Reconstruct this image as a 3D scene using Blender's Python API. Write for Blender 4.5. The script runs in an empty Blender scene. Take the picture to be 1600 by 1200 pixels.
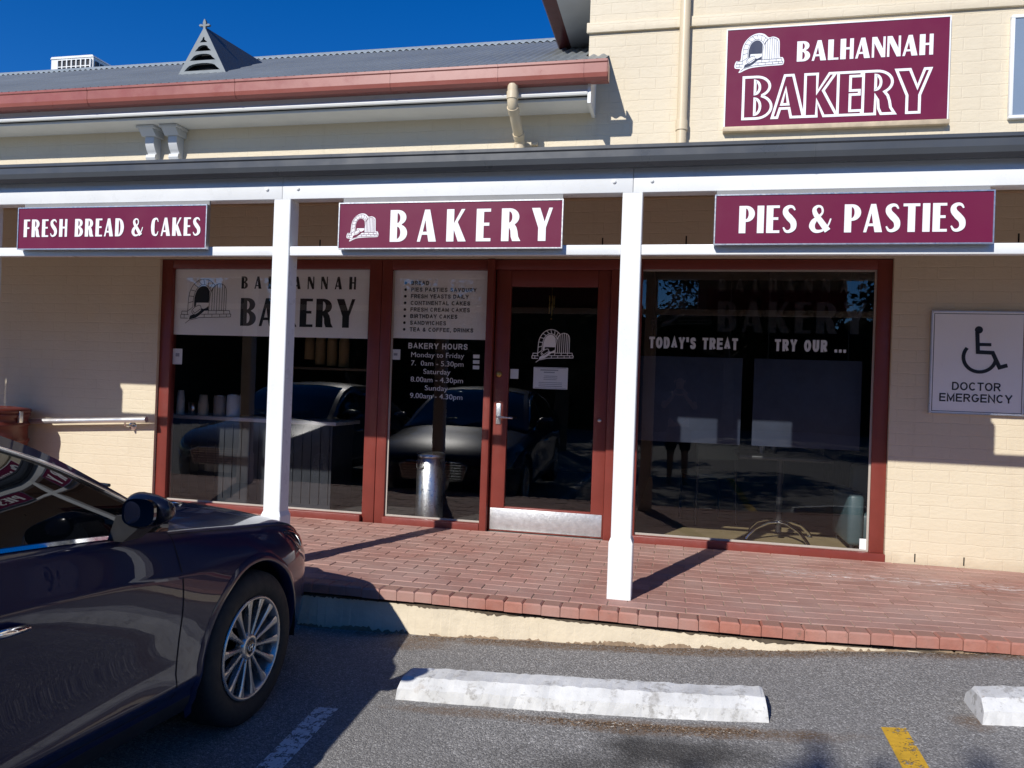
import bpy, bmesh, math, random
import numpy as np
from mathutils import Vector, Matrix
from mathutils.geometry import tessellate_polygon

R = math.radians
random.seed(7)
rng = np.random.default_rng(7)
scene = bpy.context.scene

# ------------------------------------------------------------------ camera, sky, sun, exposure
yaw, pitch, roll = 0.21436, 0.00315, -0.03522
cam_d = bpy.data.cameras.new('camera')
cam = bpy.data.objects.new('camera', cam_d)
scene.collection.objects.link(cam)
cy_, sy_, cp_, sp_ = math.cos(yaw), math.sin(yaw), math.cos(pitch), math.sin(pitch)
fwd = Vector((-sy_*cp_, cy_*cp_, sp_))
rgt = Vector((cy_, sy_, 0))
upv = rgt.cross(fwd)
r2 = rgt*math.cos(roll) - upv*math.sin(roll)
u2 = rgt*math.sin(roll) + upv*math.cos(roll)
m = Matrix((r2, u2, -fwd)).transposed().to_4x4()
m.translation = Vector((0, -6.0, 1.175))
cam.matrix_world = m
cam_d.sensor_width = 36.0
cam_d.lens = 1195.0/1600.0*36.0
cam_d.clip_start = 0.02
cam_d.clip_end = 600
scene.camera = cam
scene.render.resolution_x, scene.render.resolution_y = 1024, 768

SUN = Vector((-0.385, -1.0, 0.735)).normalized()          # towards the sun
sun_el = math.asin(SUN.z)
sun_az = math.atan2(SUN.x, SUN.y)                         # clockwise from +y
world = bpy.data.worlds.new('World')
scene.world = world
world.use_nodes = True
wn = world.node_tree.nodes
sky = wn.new('ShaderNodeTexSky')
sky.sky_type = 'NISHITA'
sky.sun_disc = False
sky.sun_elevation = sun_el
sky.sun_rotation = sun_az
sky.altitude = 350
sky.air_density = 0.85
sky.dust_density = 0.0
sky.ozone_density = 6.0
hs = wn.new('ShaderNodeHueSaturation')                     # the deep blue of clear winter air
hs.inputs['Saturation'].default_value = 1.28
hs.inputs['Hue'].default_value = 0.511
world.node_tree.links.new(sky.outputs[0], hs.inputs['Color'])
world.node_tree.links.new(hs.outputs[0], wn['Background'].inputs[0])
wn['Background'].inputs[1].default_value = 0.122
sl = bpy.data.lights.new('sun', 'SUN')
sl.energy = 4.65
sl.angle = R(0.53)
sl.color = (1.0, 0.965, 0.905)
so = bpy.data.objects.new('sun', sl)
scene.collection.objects.link(so)
so.rotation_euler = SUN.to_track_quat('Z', 'Y').to_euler()
scene.view_settings.view_transform = 'Standard'
scene.view_settings.look = 'None'
scene.view_settings.exposure = 0.1
scene.view_settings.gamma = 1.0
scene.cycles.max_bounces = 10
scene.cycles.transparent_max_bounces = 16

# ------------------------------------------------------------------ materials
MATS = {}
def nodes(name):
    mt = bpy.data.materials.new(name)
    mt.use_nodes = True
    nt = mt.node_tree
    return mt, nt, nt.nodes['Principled BSDF']

def lnk(nt, a, b): nt.links.new(a, b)

def mth(nt, op, a, b=None, clamp=False):
    n = nt.nodes.new('ShaderNodeMath'); n.operation = op; n.use_clamp = clamp
    for i, v in enumerate((a, b)):
        if v is None: continue
        if isinstance(v, (int, float)): n.inputs[i].default_value = v
        else: lnk(nt, v, n.inputs[i])
    return n.outputs[0]

def ramp(nt, src, stops):
    n = nt.nodes.new('ShaderNodeValToRGB')
    cr = n.color_ramp
    while len(cr.elements) < len(stops): cr.elements.new(0.5)
    for e, (p, c) in zip(cr.elements, stops):
        e.position = p
        e.color = (c, c, c, 1) if isinstance(c, (int, float)) else (*c, 1)
    lnk(nt, src, n.inputs[0])
    return n.outputs[0]

def mixc(nt, fac, a, b, mode='MIX'):
    n = nt.nodes.new('ShaderNodeMix'); n.data_type = 'RGBA'; n.blend_type = mode
    for sock, v in ((n.inputs[0], fac), (n.inputs[6], a), (n.inputs[7], b)):
        if isinstance(v, (int, float)): sock.default_value = v
        elif isinstance(v, tuple): sock.default_value = (*v, 1)
        else: lnk(nt, v, sock)
    return n.outputs[2]

def pos(nt, scale=None):
    g = nt.nodes.new('ShaderNodeNewGeometry').outputs['Position']
    if scale is None: return g
    mp = nt.nodes.new('ShaderNodeMapping'); mp.inputs['Scale'].default_value = scale
    lnk(nt, g, mp.inputs[0]); return mp.outputs[0]

def objc(nt):
    return nt.nodes.new('ShaderNodeTexCoord').outputs['Object']

def noise(nt, vec, scale, detail=4, rough=0.6):
    n = nt.nodes.new('ShaderNodeTexNoise')
    n.inputs['Scale'].default_value = scale
    n.inputs['Detail'].default_value = detail
    n.inputs['Roughness'].default_value = rough
    lnk(nt, vec, n.inputs['Vector'])
    return n.outputs['Fac']

def bump(nt, h, strength, dist, bs):
    n = nt.nodes.new('ShaderNodeBump')
    n.inputs['Strength'].default_value = strength
    n.inputs['Distance'].default_value = dist
    lnk(nt, h, n.inputs['Height'])
    lnk(nt, n.outputs[0], bs.inputs['Normal'])

def mk(name, col, rough=0.5, metal=0.0, var=0.08, vs=3.0, bs=0.0, bscale=60, bd=0.004, coat=0.0, spec=0.5, spot=None):
    """plain painted / metal / plastic surface with slight uneven tone, roughness and grain"""
    if name in MATS: return MATS[name]
    mt, nt, b = nodes(name)
    P = pos(nt)
    n1 = noise(nt, P, vs, 5)
    dark = tuple(c*(1-var) for c in col); lite = tuple(min(1, c*(1+var)) for c in col)
    c = mixc(nt, ramp(nt, n1, [(0.3, 0.0), (0.7, 1.0)]), dark, lite)
    if spot:                                               # (colour, noise scale, threshold)
        n2 = noise(nt, P, spot[1], 6, 0.7)
        c = mixc(nt, ramp(nt, n2, [(spot[2], 0.0), (spot[2]+0.04, 1.0)]), c, spot[0])
    lnk(nt, c, b.inputs['Base Color'])
    lnk(nt, ramp(nt, noise(nt, P, vs*3+2, 4), [(0.3, max(0, rough-0.08)), (0.7, min(1, rough+0.08))]), b.inputs['Roughness'])
    b.inputs['Metallic'].default_value = metal
    b.inputs['Coat Weight'].default_value = coat
    b.inputs['Coat Roughness'].default_value = 0.03
    b.inputs['Specular IOR Level'].default_value = spec
    if bs: bump(nt, noise(nt, P, bscale, 4), bs, bd, b)
    MATS[name] = mt
    return mt

def wall_mat():
    mt, nt, b = nodes('painted_brick')
    g = pos(nt)
    sx = nt.nodes.new('ShaderNodeSeparateXYZ'); lnk(nt, g, sx.inputs[0])
    cb = nt.nodes.new('ShaderNodeCombineXYZ')
    lnk(nt, mth(nt, 'ADD', sx.outputs[0], sx.outputs[1]), cb.inputs[0]); lnk(nt, sx.outputs[2], cb.inputs[1])
    wob = nt.nodes.new('ShaderNodeTexNoise'); wob.inputs['Scale'].default_value = 9; lnk(nt, cb.outputs[0], wob.inputs['Vector'])
    va = nt.nodes.new('ShaderNodeVectorMath'); va.operation = 'MULTIPLY_ADD'
    lnk(nt, wob.outputs['Color'], va.inputs[0]); va.inputs[1].default_value = (0.022, 0.018, 0); lnk(nt, cb.outputs[0], va.inputs[2])
    br = nt.nodes.new('ShaderNodeTexBrick')
    lnk(nt, va.outputs[0], br.inputs['Vector'])
    br.inputs['Scale'].default_value = 1.0
    br.inputs['Brick Width'].default_value = 0.24
    br.inputs['Row Height'].default_value = 0.086
    br.inputs['Mortar Size'].default_value = 0.006
    br.inputs['Mortar Smooth'].default_value = 0.7
    br.inputs['Color1'].default_value = (1, 1, 1, 1); br.inputs['Color2'].default_value = (.8, .8, .8, 1)
    big = noise(nt, g, 1.1, 5); fine = noise(nt, g, 45, 5)
    c = mixc(nt, ramp(nt, big, [(0.35, 0.0), (0.7, 1.0)]), (0.63, 0.54, 0.39), (0.68, 0.595, 0.44))
    # hairline cracks and patches of thin paint along some joints
    crack = ramp(nt, noise(nt, pos(nt, (2.2, 2.2, 13)), 2.2, 8, 0.75), [(0.63, 0.0), (0.67, 0.6)])
    jm = mth(nt, 'MULTIPLY', crack, ramp(nt, br.outputs['Fac'], [(0.15, 0.0), (0.8, 1.0)]))
    c = mixc(nt, jm, c, (0.30, 0.20, 0.11))
    # grime at the foot of the wall
    gz = ramp(nt, mth(nt, 'ADD', sx.outputs[2], mth(nt, 'MULTIPLY', noise(nt, g, 7, 5), 0.16)), [(0.05, 0.55), (0.16, 0.0)])
    c = mixc(nt, gz, c, (0.42, 0.32, 0.21))
    c = mixc(nt, mth(nt, 'MULTIPLY', br.outputs['Fac'], 0.06), c, (0.5, 0.38, 0.24))
    run = ramp(nt, noise(nt, pos(nt, (5, 5, .35)), 1.6, 6, .7), [(.56, 0.), (.74, .22)])     # faint rain streaks
    c = mixc(nt, run, c, (.47, .38, .26))
    lnk(nt, c, b.inputs['Base Color'])
    b.inputs['Roughness'].default_value = 0.62
    h = mth(nt, 'SUBTRACT', mth(nt, 'MULTIPLY', fine, 0.5), mth(nt, 'MULTIPLY', br.outputs['Fac'], 0.30))
    h = mth(nt, 'ADD', h, mth(nt, 'MULTIPLY', noise(nt, pos(nt, (1, 1, 2.6)), 14, 4), 0.8))
    bump(nt, h, 0.55, 0.007, b)
    return mt

def asphalt_mat():
    mt, nt, b = nodes('asphalt')
    g = pos(nt)
    sx = nt.nodes.new('ShaderNodeSeparateXYZ'); lnk(nt, g, sx.inputs[0])
    vo = nt.nodes.new('ShaderNodeTexVoronoi'); vo.inputs['Scale'].default_value = 150; lnk(nt, g, vo.inputs['Vector'])
    bw = nt.nodes.new('ShaderNodeSeparateColor'); lnk(nt, vo.outputs['Color'], bw.inputs[0])
    stone = ramp(nt, bw.outputs[0], [(0.0, (0.17, 0.163, 0.154)), (0.45, (0.245, 0.235, 0.222)), (0.75, (0.325, 0.313, 0.297)), (0.95, (0.42, 0.405, 0.385)), (1.0, (0.56, 0.545, 0.515))])
    big = noise(nt, g, 0.9, 6)
    c = mixc(nt, ramp(nt, noise(nt, g, 160, 2), [(0.36, 0.7), (0.5, 0.0)]), stone, (0.07, 0.068, 0.066))
    c = mixc(nt, ramp(nt, big, [(0.35, 0.0), (0.65, 0.35)]), c, (0.17, 0.165, 0.162))
    def blob(x, y, rx, ry):
        dx = mth(nt, 'DIVIDE', mth(nt, 'SUBTRACT', sx.outputs[0], x), rx)
        dy = mth(nt, 'DIVIDE', mth(nt, 'SUBTRACT', sx.outputs[1], y), ry)
        d = mth(nt, 'SQRT', mth(nt, 'ADD', mth(nt, 'MULTIPLY', dx, dx), mth(nt, 'MULTIPLY', dy, dy)))
        return mth(nt, 'ADD', d, mth(nt, 'MULTIPLY', mth(nt, 'SUBTRACT', noise(nt, g, 3.3, 6, .65), 0.5), 1.5))
    for x, y, rx, ry, k in OIL:                             # oil drips under where engines stand
        c = mixc(nt, ramp(nt, blob(x, y, rx, ry), [(0.35, k), (1.0, 0.0)]), c, (0.016, 0.014, 0.012))
    for x, y, rx, ry, k in DIRT:                            # brown grit swept against kerb and wheel stops
        c = mixc(nt, mth(nt, 'MULTIPLY', ramp(nt, blob(x, y, rx, ry), [(0.5, k), (1.05, 0.0)]), ramp(nt, noise(nt, g, 70, 3), [(0.35, 0.25), (0.6, 1.0)])), c, (0.15, 0.095, 0.055))
    lnk(nt, c, b.inputs['Base Color'])
    b.inputs['Roughness'].default_value = 0.85
    b.inputs['Specular IOR Level'].default_value = 0.25
    h = mth(nt, 'ADD', mth(nt, 'MULTIPLY', vo.outputs['Distance'], -0.8), noise(nt, g, 190, 3))
    bump(nt, h, 0.75, 0.006, b)
    return mt
OIL = [(0.05, -2.93, 0.42, 0.16, 0.72), (-.2, -3.2, .6, .3, .5), (3.0, -3.0, .5, .25, .6)]
DIRT = [(0.05, -2.76, 0.85, 0.07, 0.9), (-0.9, -2.74, 0.4, 0.05, 0.7), (-0.2, -1.93, 2.1, 0.07, 0.95), (-1.35, -2.02, .25, .10, .7), (1.2, -2.6, .12, .10, .7), (2.2, -1.9, 1.6, .06, .8)]

def worn_paint(name, col, lo=0.46, holes=True, scale=26):
    """road paint worn through to the asphalt: real gaps where it has flaked off"""
    mt, nt, b = nodes(name)
    g = pos(nt)
    lnk(nt, mixc(nt, ramp(nt, noise(nt, g, 30, 4), [(.3, 0.), (.7, 1.)]), tuple(c*.75 for c in col), col), b.inputs['Base Color'])
    b.inputs['Roughness'].default_value = 0.75
    a = mth(nt, 'ADD', mth(nt, 'MULTIPLY', noise(nt, g, scale, 6, .7), 0.7), mth(nt, 'MULTIPLY', noise(nt, g, 120, 2), 0.3))
    lnk(nt, ramp(nt, a, [(lo-0.02, 0.0), (lo+0.02, 1.0)]), b.inputs['Alpha'])
    return mt

def concrete_stop_mat():
    mt, nt, b = nodes('worn_white_concrete')
    g = pos(nt)
    n = mth(nt, 'ADD', mth(nt, 'MULTIPLY', noise(nt, g, 9, 7, .72), .6), mth(nt, 'MULTIPLY', noise(nt, g, 38, 5, .7), .4))
    conc = ramp(nt, noise(nt, g, 60, 4), [(.3, (.27, .26, .24)), (.7, (.47, .46, .44))])
    paint = ramp(nt, noise(nt, g, 6, 5), [(.3, (.47, .47, .46)), (.7, (.70, .70, .685))])
    c = mixc(nt, ramp(nt, n, [(.525, 0.), (.585, .9)]), paint, conc)
    c = mixc(nt, ramp(nt, noise(nt, g, 5, 6, .7), [(.63, 0.), (.75, .55)]), c, (.30, .21, .12))
    lnk(nt, c, b.inputs['Base Color']); b.inputs['Roughness'].default_value = .8
    bump(nt, mth(nt, 'ADD', mth(nt, 'MULTIPLY', n, -1.0), mth(nt, 'MULTIPLY', noise(nt, g, 150, 3), .25)), .7, .006, b)
    return mt

def brick_mat(name, a, bcol, white=False):
    """clay pavers: per-brick tone from the mesh's own random attribute, plus grit and white bloom"""
    mt, nt, b = nodes(name)
    g = pos(nt)
    at = nt.nodes.new('ShaderNodeAttribute'); at.attribute_name = 'tone'
    c = mixc(nt, at.outputs['Fac'], a, bcol)
    c = mixc(nt, ramp(nt, noise(nt, g, 24, 6, .7), [(.4, 0.), (.75, .45)]), c, tuple(x*.5 for x in a))
    c = mixc(nt, ramp(nt, noise(nt, g, 1.7, 5), [(.36, .1), (.68, .72)]), c, (.43, .295, .25))
    if white:
        sx = nt.nodes.new('ShaderNodeSeparateXYZ'); lnk(nt, g, sx.inputs[0])
        band = ramp(nt, mth(nt, 'ABSOLUTE', mth(nt, 'SUBTRACT', sx.outputs[1], -0.62)), [(.02, 1.), (.16, 0.)])
        band = mth(nt, 'MULTIPLY', band, ramp(nt, sx.outputs[0], [(.25, 0.), (.8, 1.)]))
        w = mth(nt, 'MULTIPLY', band, ramp(nt, noise(nt, pos(nt, (2.2, 7, 1)), 5, 6, .7), [(.5, 0.), (.62, .85)]))
        c = mixc(nt, w, c, (.62, .56, .54))
        c = mixc(nt, ramp(nt, noise(nt, pos(nt, (3, 9, 1)), 3.1, 6, .7), [(.66, 0.), (.72, .6)]), c, (.58, .52, .49))
    nz = nt.nodes.new('ShaderNodeSeparateXYZ'); lnk(nt, nt.nodes.new('ShaderNodeNewGeometry').outputs['True Normal'], nz.inputs[0])
    if not white:                                          # trodden tops are dusty, faces stay red
        top = mth(nt, 'MULTIPLY', ramp(nt, nz.outputs[2], [(.75, 0.), (.95, 1.)]), ramp(nt, noise(nt, g, 9, 5, .7), [(.3, .45), (.65, .95)]))
        c = mixc(nt, top, c, (.30, .165, .125))
        c = mixc(nt, ramp(nt, noise(nt, g, 17, 6, .75), [(.60, 0.), (.70, .7)]), c, (.20, .12, .085))
    lnk(nt, c, b.inputs['Base Color']); b.inputs['Roughness'].default_value = .78
    bump(nt, noise(nt, g, 90, 5), .35, .003, b)
    return mt

def glass_mat(name, tint=(.95, .965, .965), k=1.6, floor=0.0):
    mt, nt, b = nodes(name)
    nt.nodes.remove(b)
    out = nt.nodes['Material Output']
    tr = nt.nodes.new('ShaderNodeBsdfTransparent'); tr.inputs[0].default_value = (*tint, 1)
    gl = nt.nodes.new('ShaderNodeBsdfGlossy'); gl.inputs['Roughness'].default_value = 0.0
    gl.inputs[0].default_value = (1, 1, 1, 1)
    bp = nt.nodes.new('ShaderNodeBump'); bp.inputs['Strength'].default_value = .05; bp.inputs['Distance'].default_value = .004
    lnk(nt, noise(nt, pos(nt), 1.6, 2), bp.inputs['Height']); lnk(nt, bp.outputs[0], gl.inputs['Normal'])
    fr = nt.nodes.new('ShaderNodeLayerWeight'); fr.inputs[0].default_value = 0.5
    f = nt.nodes.new('ShaderNodeFresnel'); f.inputs[0].default_value = 1.5
    geo = nt.nodes.new('ShaderNodeNewGeometry')
    # a pane has two faces and no inside: use the outer index from either side
    ior = mth(nt, 'ADD', mth(nt, 'MULTIPLY', geo.outputs['Backfacing'], 1/1.5-1.5), 1.5)
    lnk(nt, ior, f.inputs[0])
    nt.nodes.remove(fr)
    fac = mth(nt, 'ADD', mth(nt, 'MULTIPLY', f.outputs[0], k), floor, True)
    mx = nt.nodes.new('ShaderNodeMixShader')
    lnk(nt, fac, mx.inputs[0]); lnk(nt, tr.outputs[0], mx.inputs[1]); lnk(nt, gl.outputs[0], mx.inputs[2])
    lnk(nt, mx.outputs[0], out.inputs[0])
    return mt

def foliage_mat(name, a, bb):
    mt, nt, b = nodes(name)
    at = nt.nodes.new('ShaderNodeAttribute'); at.attribute_name = 'tone'
    lnk(nt, mixc(nt, at.outputs['Fac'], a, bb), b.inputs['Base Color'])
    b.inputs['Roughness'].default_value = .9; b.inputs['Specular IOR Level'].default_value = .05
    return mt

M = dict(
    wall=wall_mat(), asphalt=asphalt_mat(), stop=concrete_stop_mat(),
    white=mk('white_gloss_paint', (.80, .81, .80), .32, var=.03, bs=.12, bscale=35, spot=((.45, .42, .36), 11, .73)),
    white_fascia=mk('white_fascia_paint', (.74, .74, .71), .45, var=.06, bs=.1, spot=((.40, .36, .28), 5, .72)),
    grey_paint=mk('grey_bracket_paint', (.55, .56, .56), .45, var=.06),
    red_gutter=mk('terracotta_gutter_paint', (.30, .092, .070), .35, var=.07, vs=2),
    dark_gutter=mk('charcoal_gutter_paint', (.064, .070, .078), .34, var=.1, vs=1.5),
    roofing=mk('grey_steel_roofing', (.215, .232, .235), .42, metal=.15, var=.12, vs=1.2),
    roof_light=mk('pale_roof_capping', (.32, .36, .37), .45, var=.1),
    verandah_under=mk('bounce_ceiling_boards', (.46, .36, .23), .6, var=.12, vs=4),
    maroon=mk('maroon_frame_paint', (.19, .037, .027), .38, var=.10, vs=5, bs=.15, bscale=50, spot=((.55, .45, .40), 26, .735)),
    sign=mk('maroon_sign_vinyl', (.145, .014, .048), .4, var=.03, vs=1, spec=.2),
    vent=mk('grey_vent_paint', (.135, .16, .172), .5, var=.08), shade_flashing=mk('shaded_sides_and_flashing', (.05, .056, .066), .45),  # second one: flashing, and vent sides darkened to paint in their shade
    signwhite=mk('white_vinyl_lettering', (.82, .82, .82), .4, var=.01),
    alu=mk('brushed_aluminium', (.62, .63, .64), .35, metal=.9, var=.08, vs=30),
    steel=mk('stainless_steel', (.74, .74, .73), .33, metal=1., var=.05, vs=20),
    kick=mk('scuffed_aluminium_plate', (.62, .63, .64), .42, metal=.75, var=.14, vs=24, bs=.2, bscale=80, spot=((.85, .85, .85), 60, .66)),
    brass=mk('brass', (.55, .38, .12), .3, metal=1.),
    cream_pipe=mk('cream_pipe_paint', (.66, .545, .37), .4, var=.05),
    black=mk('black_vinyl', (.012, .012, .013), .4, var=.05),
    navy=mk('navy_print', (.02, .028, .065), .4, var=.05),
    vinyl=mk('white_window_vinyl', (.92, .92, .92), .45, var=.03, vs=1.5),
    grey_letter=mk('silver_grey_lettering', (.80, .80, .81), .45, var=.03),
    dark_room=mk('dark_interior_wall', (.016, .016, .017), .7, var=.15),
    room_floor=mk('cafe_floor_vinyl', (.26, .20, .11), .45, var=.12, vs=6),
    board=mk('blue_black_board', (.024, .032, .055), .6, var=.15, vs=6, spot=((.06, .07, .09), 40, .70)),
    rubber=mk('tyre_rubber', (.012, .012, .012), .75, var=.15, vs=9, bs=.2),
    plastic=mk('black_plastic', (.014, .014, .015), .4, var=.1),
    hole=mk('dark_gap', (.003, .003, .003), .9),
    chrome=mk('chrome_trim', (.78, .78, .78), .06, metal=1., var=.02),
    alloy=mk('alloy_wheel_silver', (.50, .49, .47), .28, metal=.75, var=.04),
    disc=mk('brake_disc_steel', (.22, .22, .24), .35, metal=1., var=.1),
    paper=mk('white_paper', (.78, .79, .80), .6, var=.02),
    dirtjoint=mk('sandy_joint', (.36, .27, .20), .9, var=.25, vs=14, bs=.4, bscale=150),
    plinth=None,
)
M['pane'] = glass_mat('window_glass')
M['car_glass'] = glass_mat('tinted_car_glass', (.10, .12, .12), 1.5, .02)
M['paver'] = brick_mat('red_clay_paver', (.295, .132, .102), (.44, .225, .18), True)
M['edge_brick'] = brick_mat('red_edging_brick', (.335, .095, .056), (.42, .15, .098))
M['white_line'] = worn_paint('worn_white_road_paint', (.74, .74, .72), .47)
M['yellow_line'] = worn_paint('worn_yellow_road_paint', (.62, .36, .025), .44, scale=9)

# ------------------------------------------------------------------ mesh builder
def hexbox(x0, x1, y0, y1, z0, z1):
    return [(x0, y0, z0), (x1, y0, z0), (x1, y1, z0), (x0, y1, z0), (x0, y0, z1), (x1, y0, z1), (x1, y1, z1), (x0, y1, z1)]
BOXF = [(0, 3, 2, 1), (4, 5, 6, 7), (0, 1, 5, 4), (1, 2, 6, 5), (2, 3, 7, 6), (3, 0, 4, 7)]

class MB:
    def __init__(s): s.v = []; s.f = []; s.mi = []; s.sm = []; s.tone = []
    def add(s, vs, fs, mi=0, smooth=False, tone=0.5):
        o = len(s.v); s.v.extend(tuple(map(float, v)) for v in vs)
        for f in fs:
            s.f.append(tuple(i+o for i in f)); s.mi.append(mi); s.sm.append(smooth); s.tone.append(tone)
        return s
    def box(s, x0, x1, y0, y1, z0, z1, mi=0, bev=0.0, tone=.5, T=None):
        if not bev:
            vs = hexbox(x0, x1, y0, y1, z0, z1)
            if T is not None: vs = [T @ Vector(v) for v in vs]
            return s.add(vs, BOXF, mi, False, tone)
        bm = bmesh.new()
        vv = [bm.verts.new(v) for v in hexbox(x0, x1, y0, y1, z0, z1)]
        for f in BOXF: bm.faces.new([vv[i] for i in f])
        bmesh.ops.bevel(bm, geom=bm.edges[:], offset=bev, segments=2, affect='EDGES', profile=.5)
        s.bm(bm, mi, True, tone, T); return s
    def bm(s, bm, mi=0, smooth=False, tone=.5, T=None):
        bm.verts.index_update()
        vs = [(T @ v.co if T is not None else v.co) for v in bm.verts]
        fs = [[v.index for v in f.verts] for f in bm.faces]
        s.add(vs, fs, mi, smooth, tone); bm.free(); return s
    def prism(s, poly, axis, a, b, mi=0, smooth=False, caps=True):
        """closed outline of 2-D points swept along an axis: 'x' -> (y,z) outline, 'y' -> (x,z), 'z' -> (x,y)"""
        n = len(poly)
        def p3(p, t): return (t, p[0], p[1]) if axis == 'x' else ((p[0], t, p[1]) if axis == 'y' else (p[0], p[1], t))
        vs = [p3(p, a) for p in poly] + [p3(p, b) for p in poly]
        s.add(vs, [(i, (i+1) % n, (i+1) % n+n, i+n) for i in range(n)], mi, smooth)
        if caps:
            tri = tessellate_polygon([[Vector((p[0], p[1], 0)) for p in poly]])
            s.add(vs, [t for t in tri] + [(t[0]+n, t[2]+n, t[1]+n) for t in tri], mi)
        return s
    def tube(s, path, r, n=12, mi=0, caps=True, closed=False):
        path = [Vector(p) for p in path]; m_ = len(path)
        rr = r if isinstance(r, (list, tuple)) else [r]*m_
        up = None; vs = []
        for i, p in enumerate(path):
            if closed: t = path[(i+1) % m_]-path[i-1]
            else: t = path[min(i+1, m_-1)]-path[max(i-1, 0)]
            t.normalize()
            if up is None:
                up = Vector((0, 0, 1)) if abs(t.z) < .9 else Vector((1, 0, 0))
            a = t.cross(up).normalized(); up = a.cross(t).normalized()
            for k in range(n):
                q = 2*math.pi*k/n
                vs.append(p+(a*math.cos(q)+up*math.sin(q))*rr[i])
        fs = []
        for i in range(m_ if closed else m_-1):
            for k in range(n):
                j = (i+1) % m_
                fs.append((i*n+k, i*n+(k+1) % n, j*n+(k+1) % n, j*n+k))
        s.add(vs, fs, mi, True)
        if caps and not closed:
            s.add(vs[:n], [tuple(range(n))[::-1]], mi); s.add(vs[-n:], [tuple(range(n))], mi)
        return s
    def lathe(s, prof, c, n=32, mi=0, axis='z', smooth=True):
        """prof: (radius, height) pairs turned round an axis through c"""
        vs = []
        for r, h in prof:
            for k in range(n):
                q = 2*math.pi*k/n; a, b = r*math.cos(q), r*math.sin(q)
                d = (a, b, h) if axis == 'z' else ((h, a, b) if axis == 'x' else (a, h, b))
                vs.append((c[0]+d[0], c[1]+d[1], c[2]+d[2]))
        fs = [(i*n+k, i*n+(k+1) % n, (i+1)*n+(k+1) % n, (i+1)*n+k) for i in range(len(prof)-1) for k in range(n)]
        return s.add(vs, fs, mi, smooth)
    def quad(s, a, b, c, d, mi=0): return s.add([a, b, c, d], [(0, 1, 2, 3)], mi)
    def flat(s, rings, y, mi=0, thick=0.0012):
        """filled outline (first ring outer, the rest holes) standing in the x-z plane and facing -y"""
        pts = [p for r_ in rings for p in r_]
        tri = tessellate_polygon([[Vector((p[0], p[1], 0)) for p in r_] for r_ in rings])
        fs = []
        for t in tri:
            a, b, c = (pts[i] for i in t)
            cr = (b[0]-a[0])*(c[1]-a[1])-(b[1]-a[1])*(c[0]-a[0])
            fs.append(t if cr > 0 else (t[0], t[2], t[1]))
        s.add([(p[0], y, p[1]) for p in pts], fs, mi)
        o = 0
        for r_ in rings:                                    # edge of the film / cut letter
            n = len(r_)
            s.add([(p[0], y, p[1]) for p in r_]+[(p[0], y+thick, p[1]) for p in r_], [(i, (i+1) % n, (i+1) % n+n, i+n) for i in range(n)], mi)
        return s
    def ribbon(s, pts, w, y, mi=0, closed=False, dy=0.0):
        """stroke of given width(s) along a polyline in the x-z plane, facing -y"""
        P = [Vector((p[0], p[1])) for p in pts]; n = len(P)
        ws = w if isinstance(w, (list, tuple)) else [w]*n
        L, Rr = [], []
        for i in range(n):
            if closed: a, b = P[i]-P[i-1], P[(i+1) % n]-P[i]
            else: a = P[i]-P[i-1] if i else P[1]-P[0]; b = P[i+1]-P[i] if i < n-1 else a
            if a.length < 1e-9: a = b
            if b.length < 1e-9: b = a
            a, b = a.normalized(), b.normalized()
            na, nb = Vector((-a.y, a.x)), Vector((-b.y, b.x))
            mm = na+nb
            mm = mm.normalized() if mm.length > .3 else na
            k = 1/max(.42, mm.dot(na))
            L.append(P[i]+mm*ws[i]/2*k); Rr.append(P[i]-mm*ws[i]/2*k)
        vs = []
        for i in range(n):
            vs += [(L[i].x, y-dy*i, L[i].y), (Rr[i].x, y-dy*i, Rr[i].y)]
        fs = [(2*i, 2*i+1, 2*((i+1) % n)+1, 2*((i+1) % n)) for i in range(n if closed else n-1)]
        return s.add(vs, fs, mi)
    def move(s, d):
        s.v = [(a+d[0], b+d[1], c+d[2]) for a, b, c in s.v]; return s
    def xf(s, T):
        s.v = [tuple(T @ Vector(p)) for p in s.v]; return s
    def build(s, name, mats, parent=None, world=True, normals=None, tones=False):
        me = bpy.data.meshes.new(name)
        off = Vector((0, 0, 0))
        if parent is not None and world: off = parent['_o'] if isinstance(parent, dict) else ORG.get(parent.name, Vector((0, 0, 0)))
        me.from_pydata([(a-off[0], b-off[1], c-off[2]) for a, b, c in s.v], [], s.f)
        for mt in (mats if isinstance(mats, (list, tuple)) else [mats]): me.materials.append(mt)
        me.polygons.foreach_set('material_index', s.mi)
        me.polygons.foreach_set('use_smooth', s.sm)
        if tones:
            at = me.attributes.new('tone', 'FLOAT', 'FACE'); at.data.foreach_set('value', s.tone)
        me.update()
        if normals is not None: me.normals_split_custom_set_from_vertices(normals)
        elif any(s.sm) and not all(s.sm): pass
        o = bpy.data.objects.new(name, me); scene.collection.objects.link(o)
        if parent is not None: o.parent = parent
        ORG[o.name] = Vector(off)
        return o
ORG = {}

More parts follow.
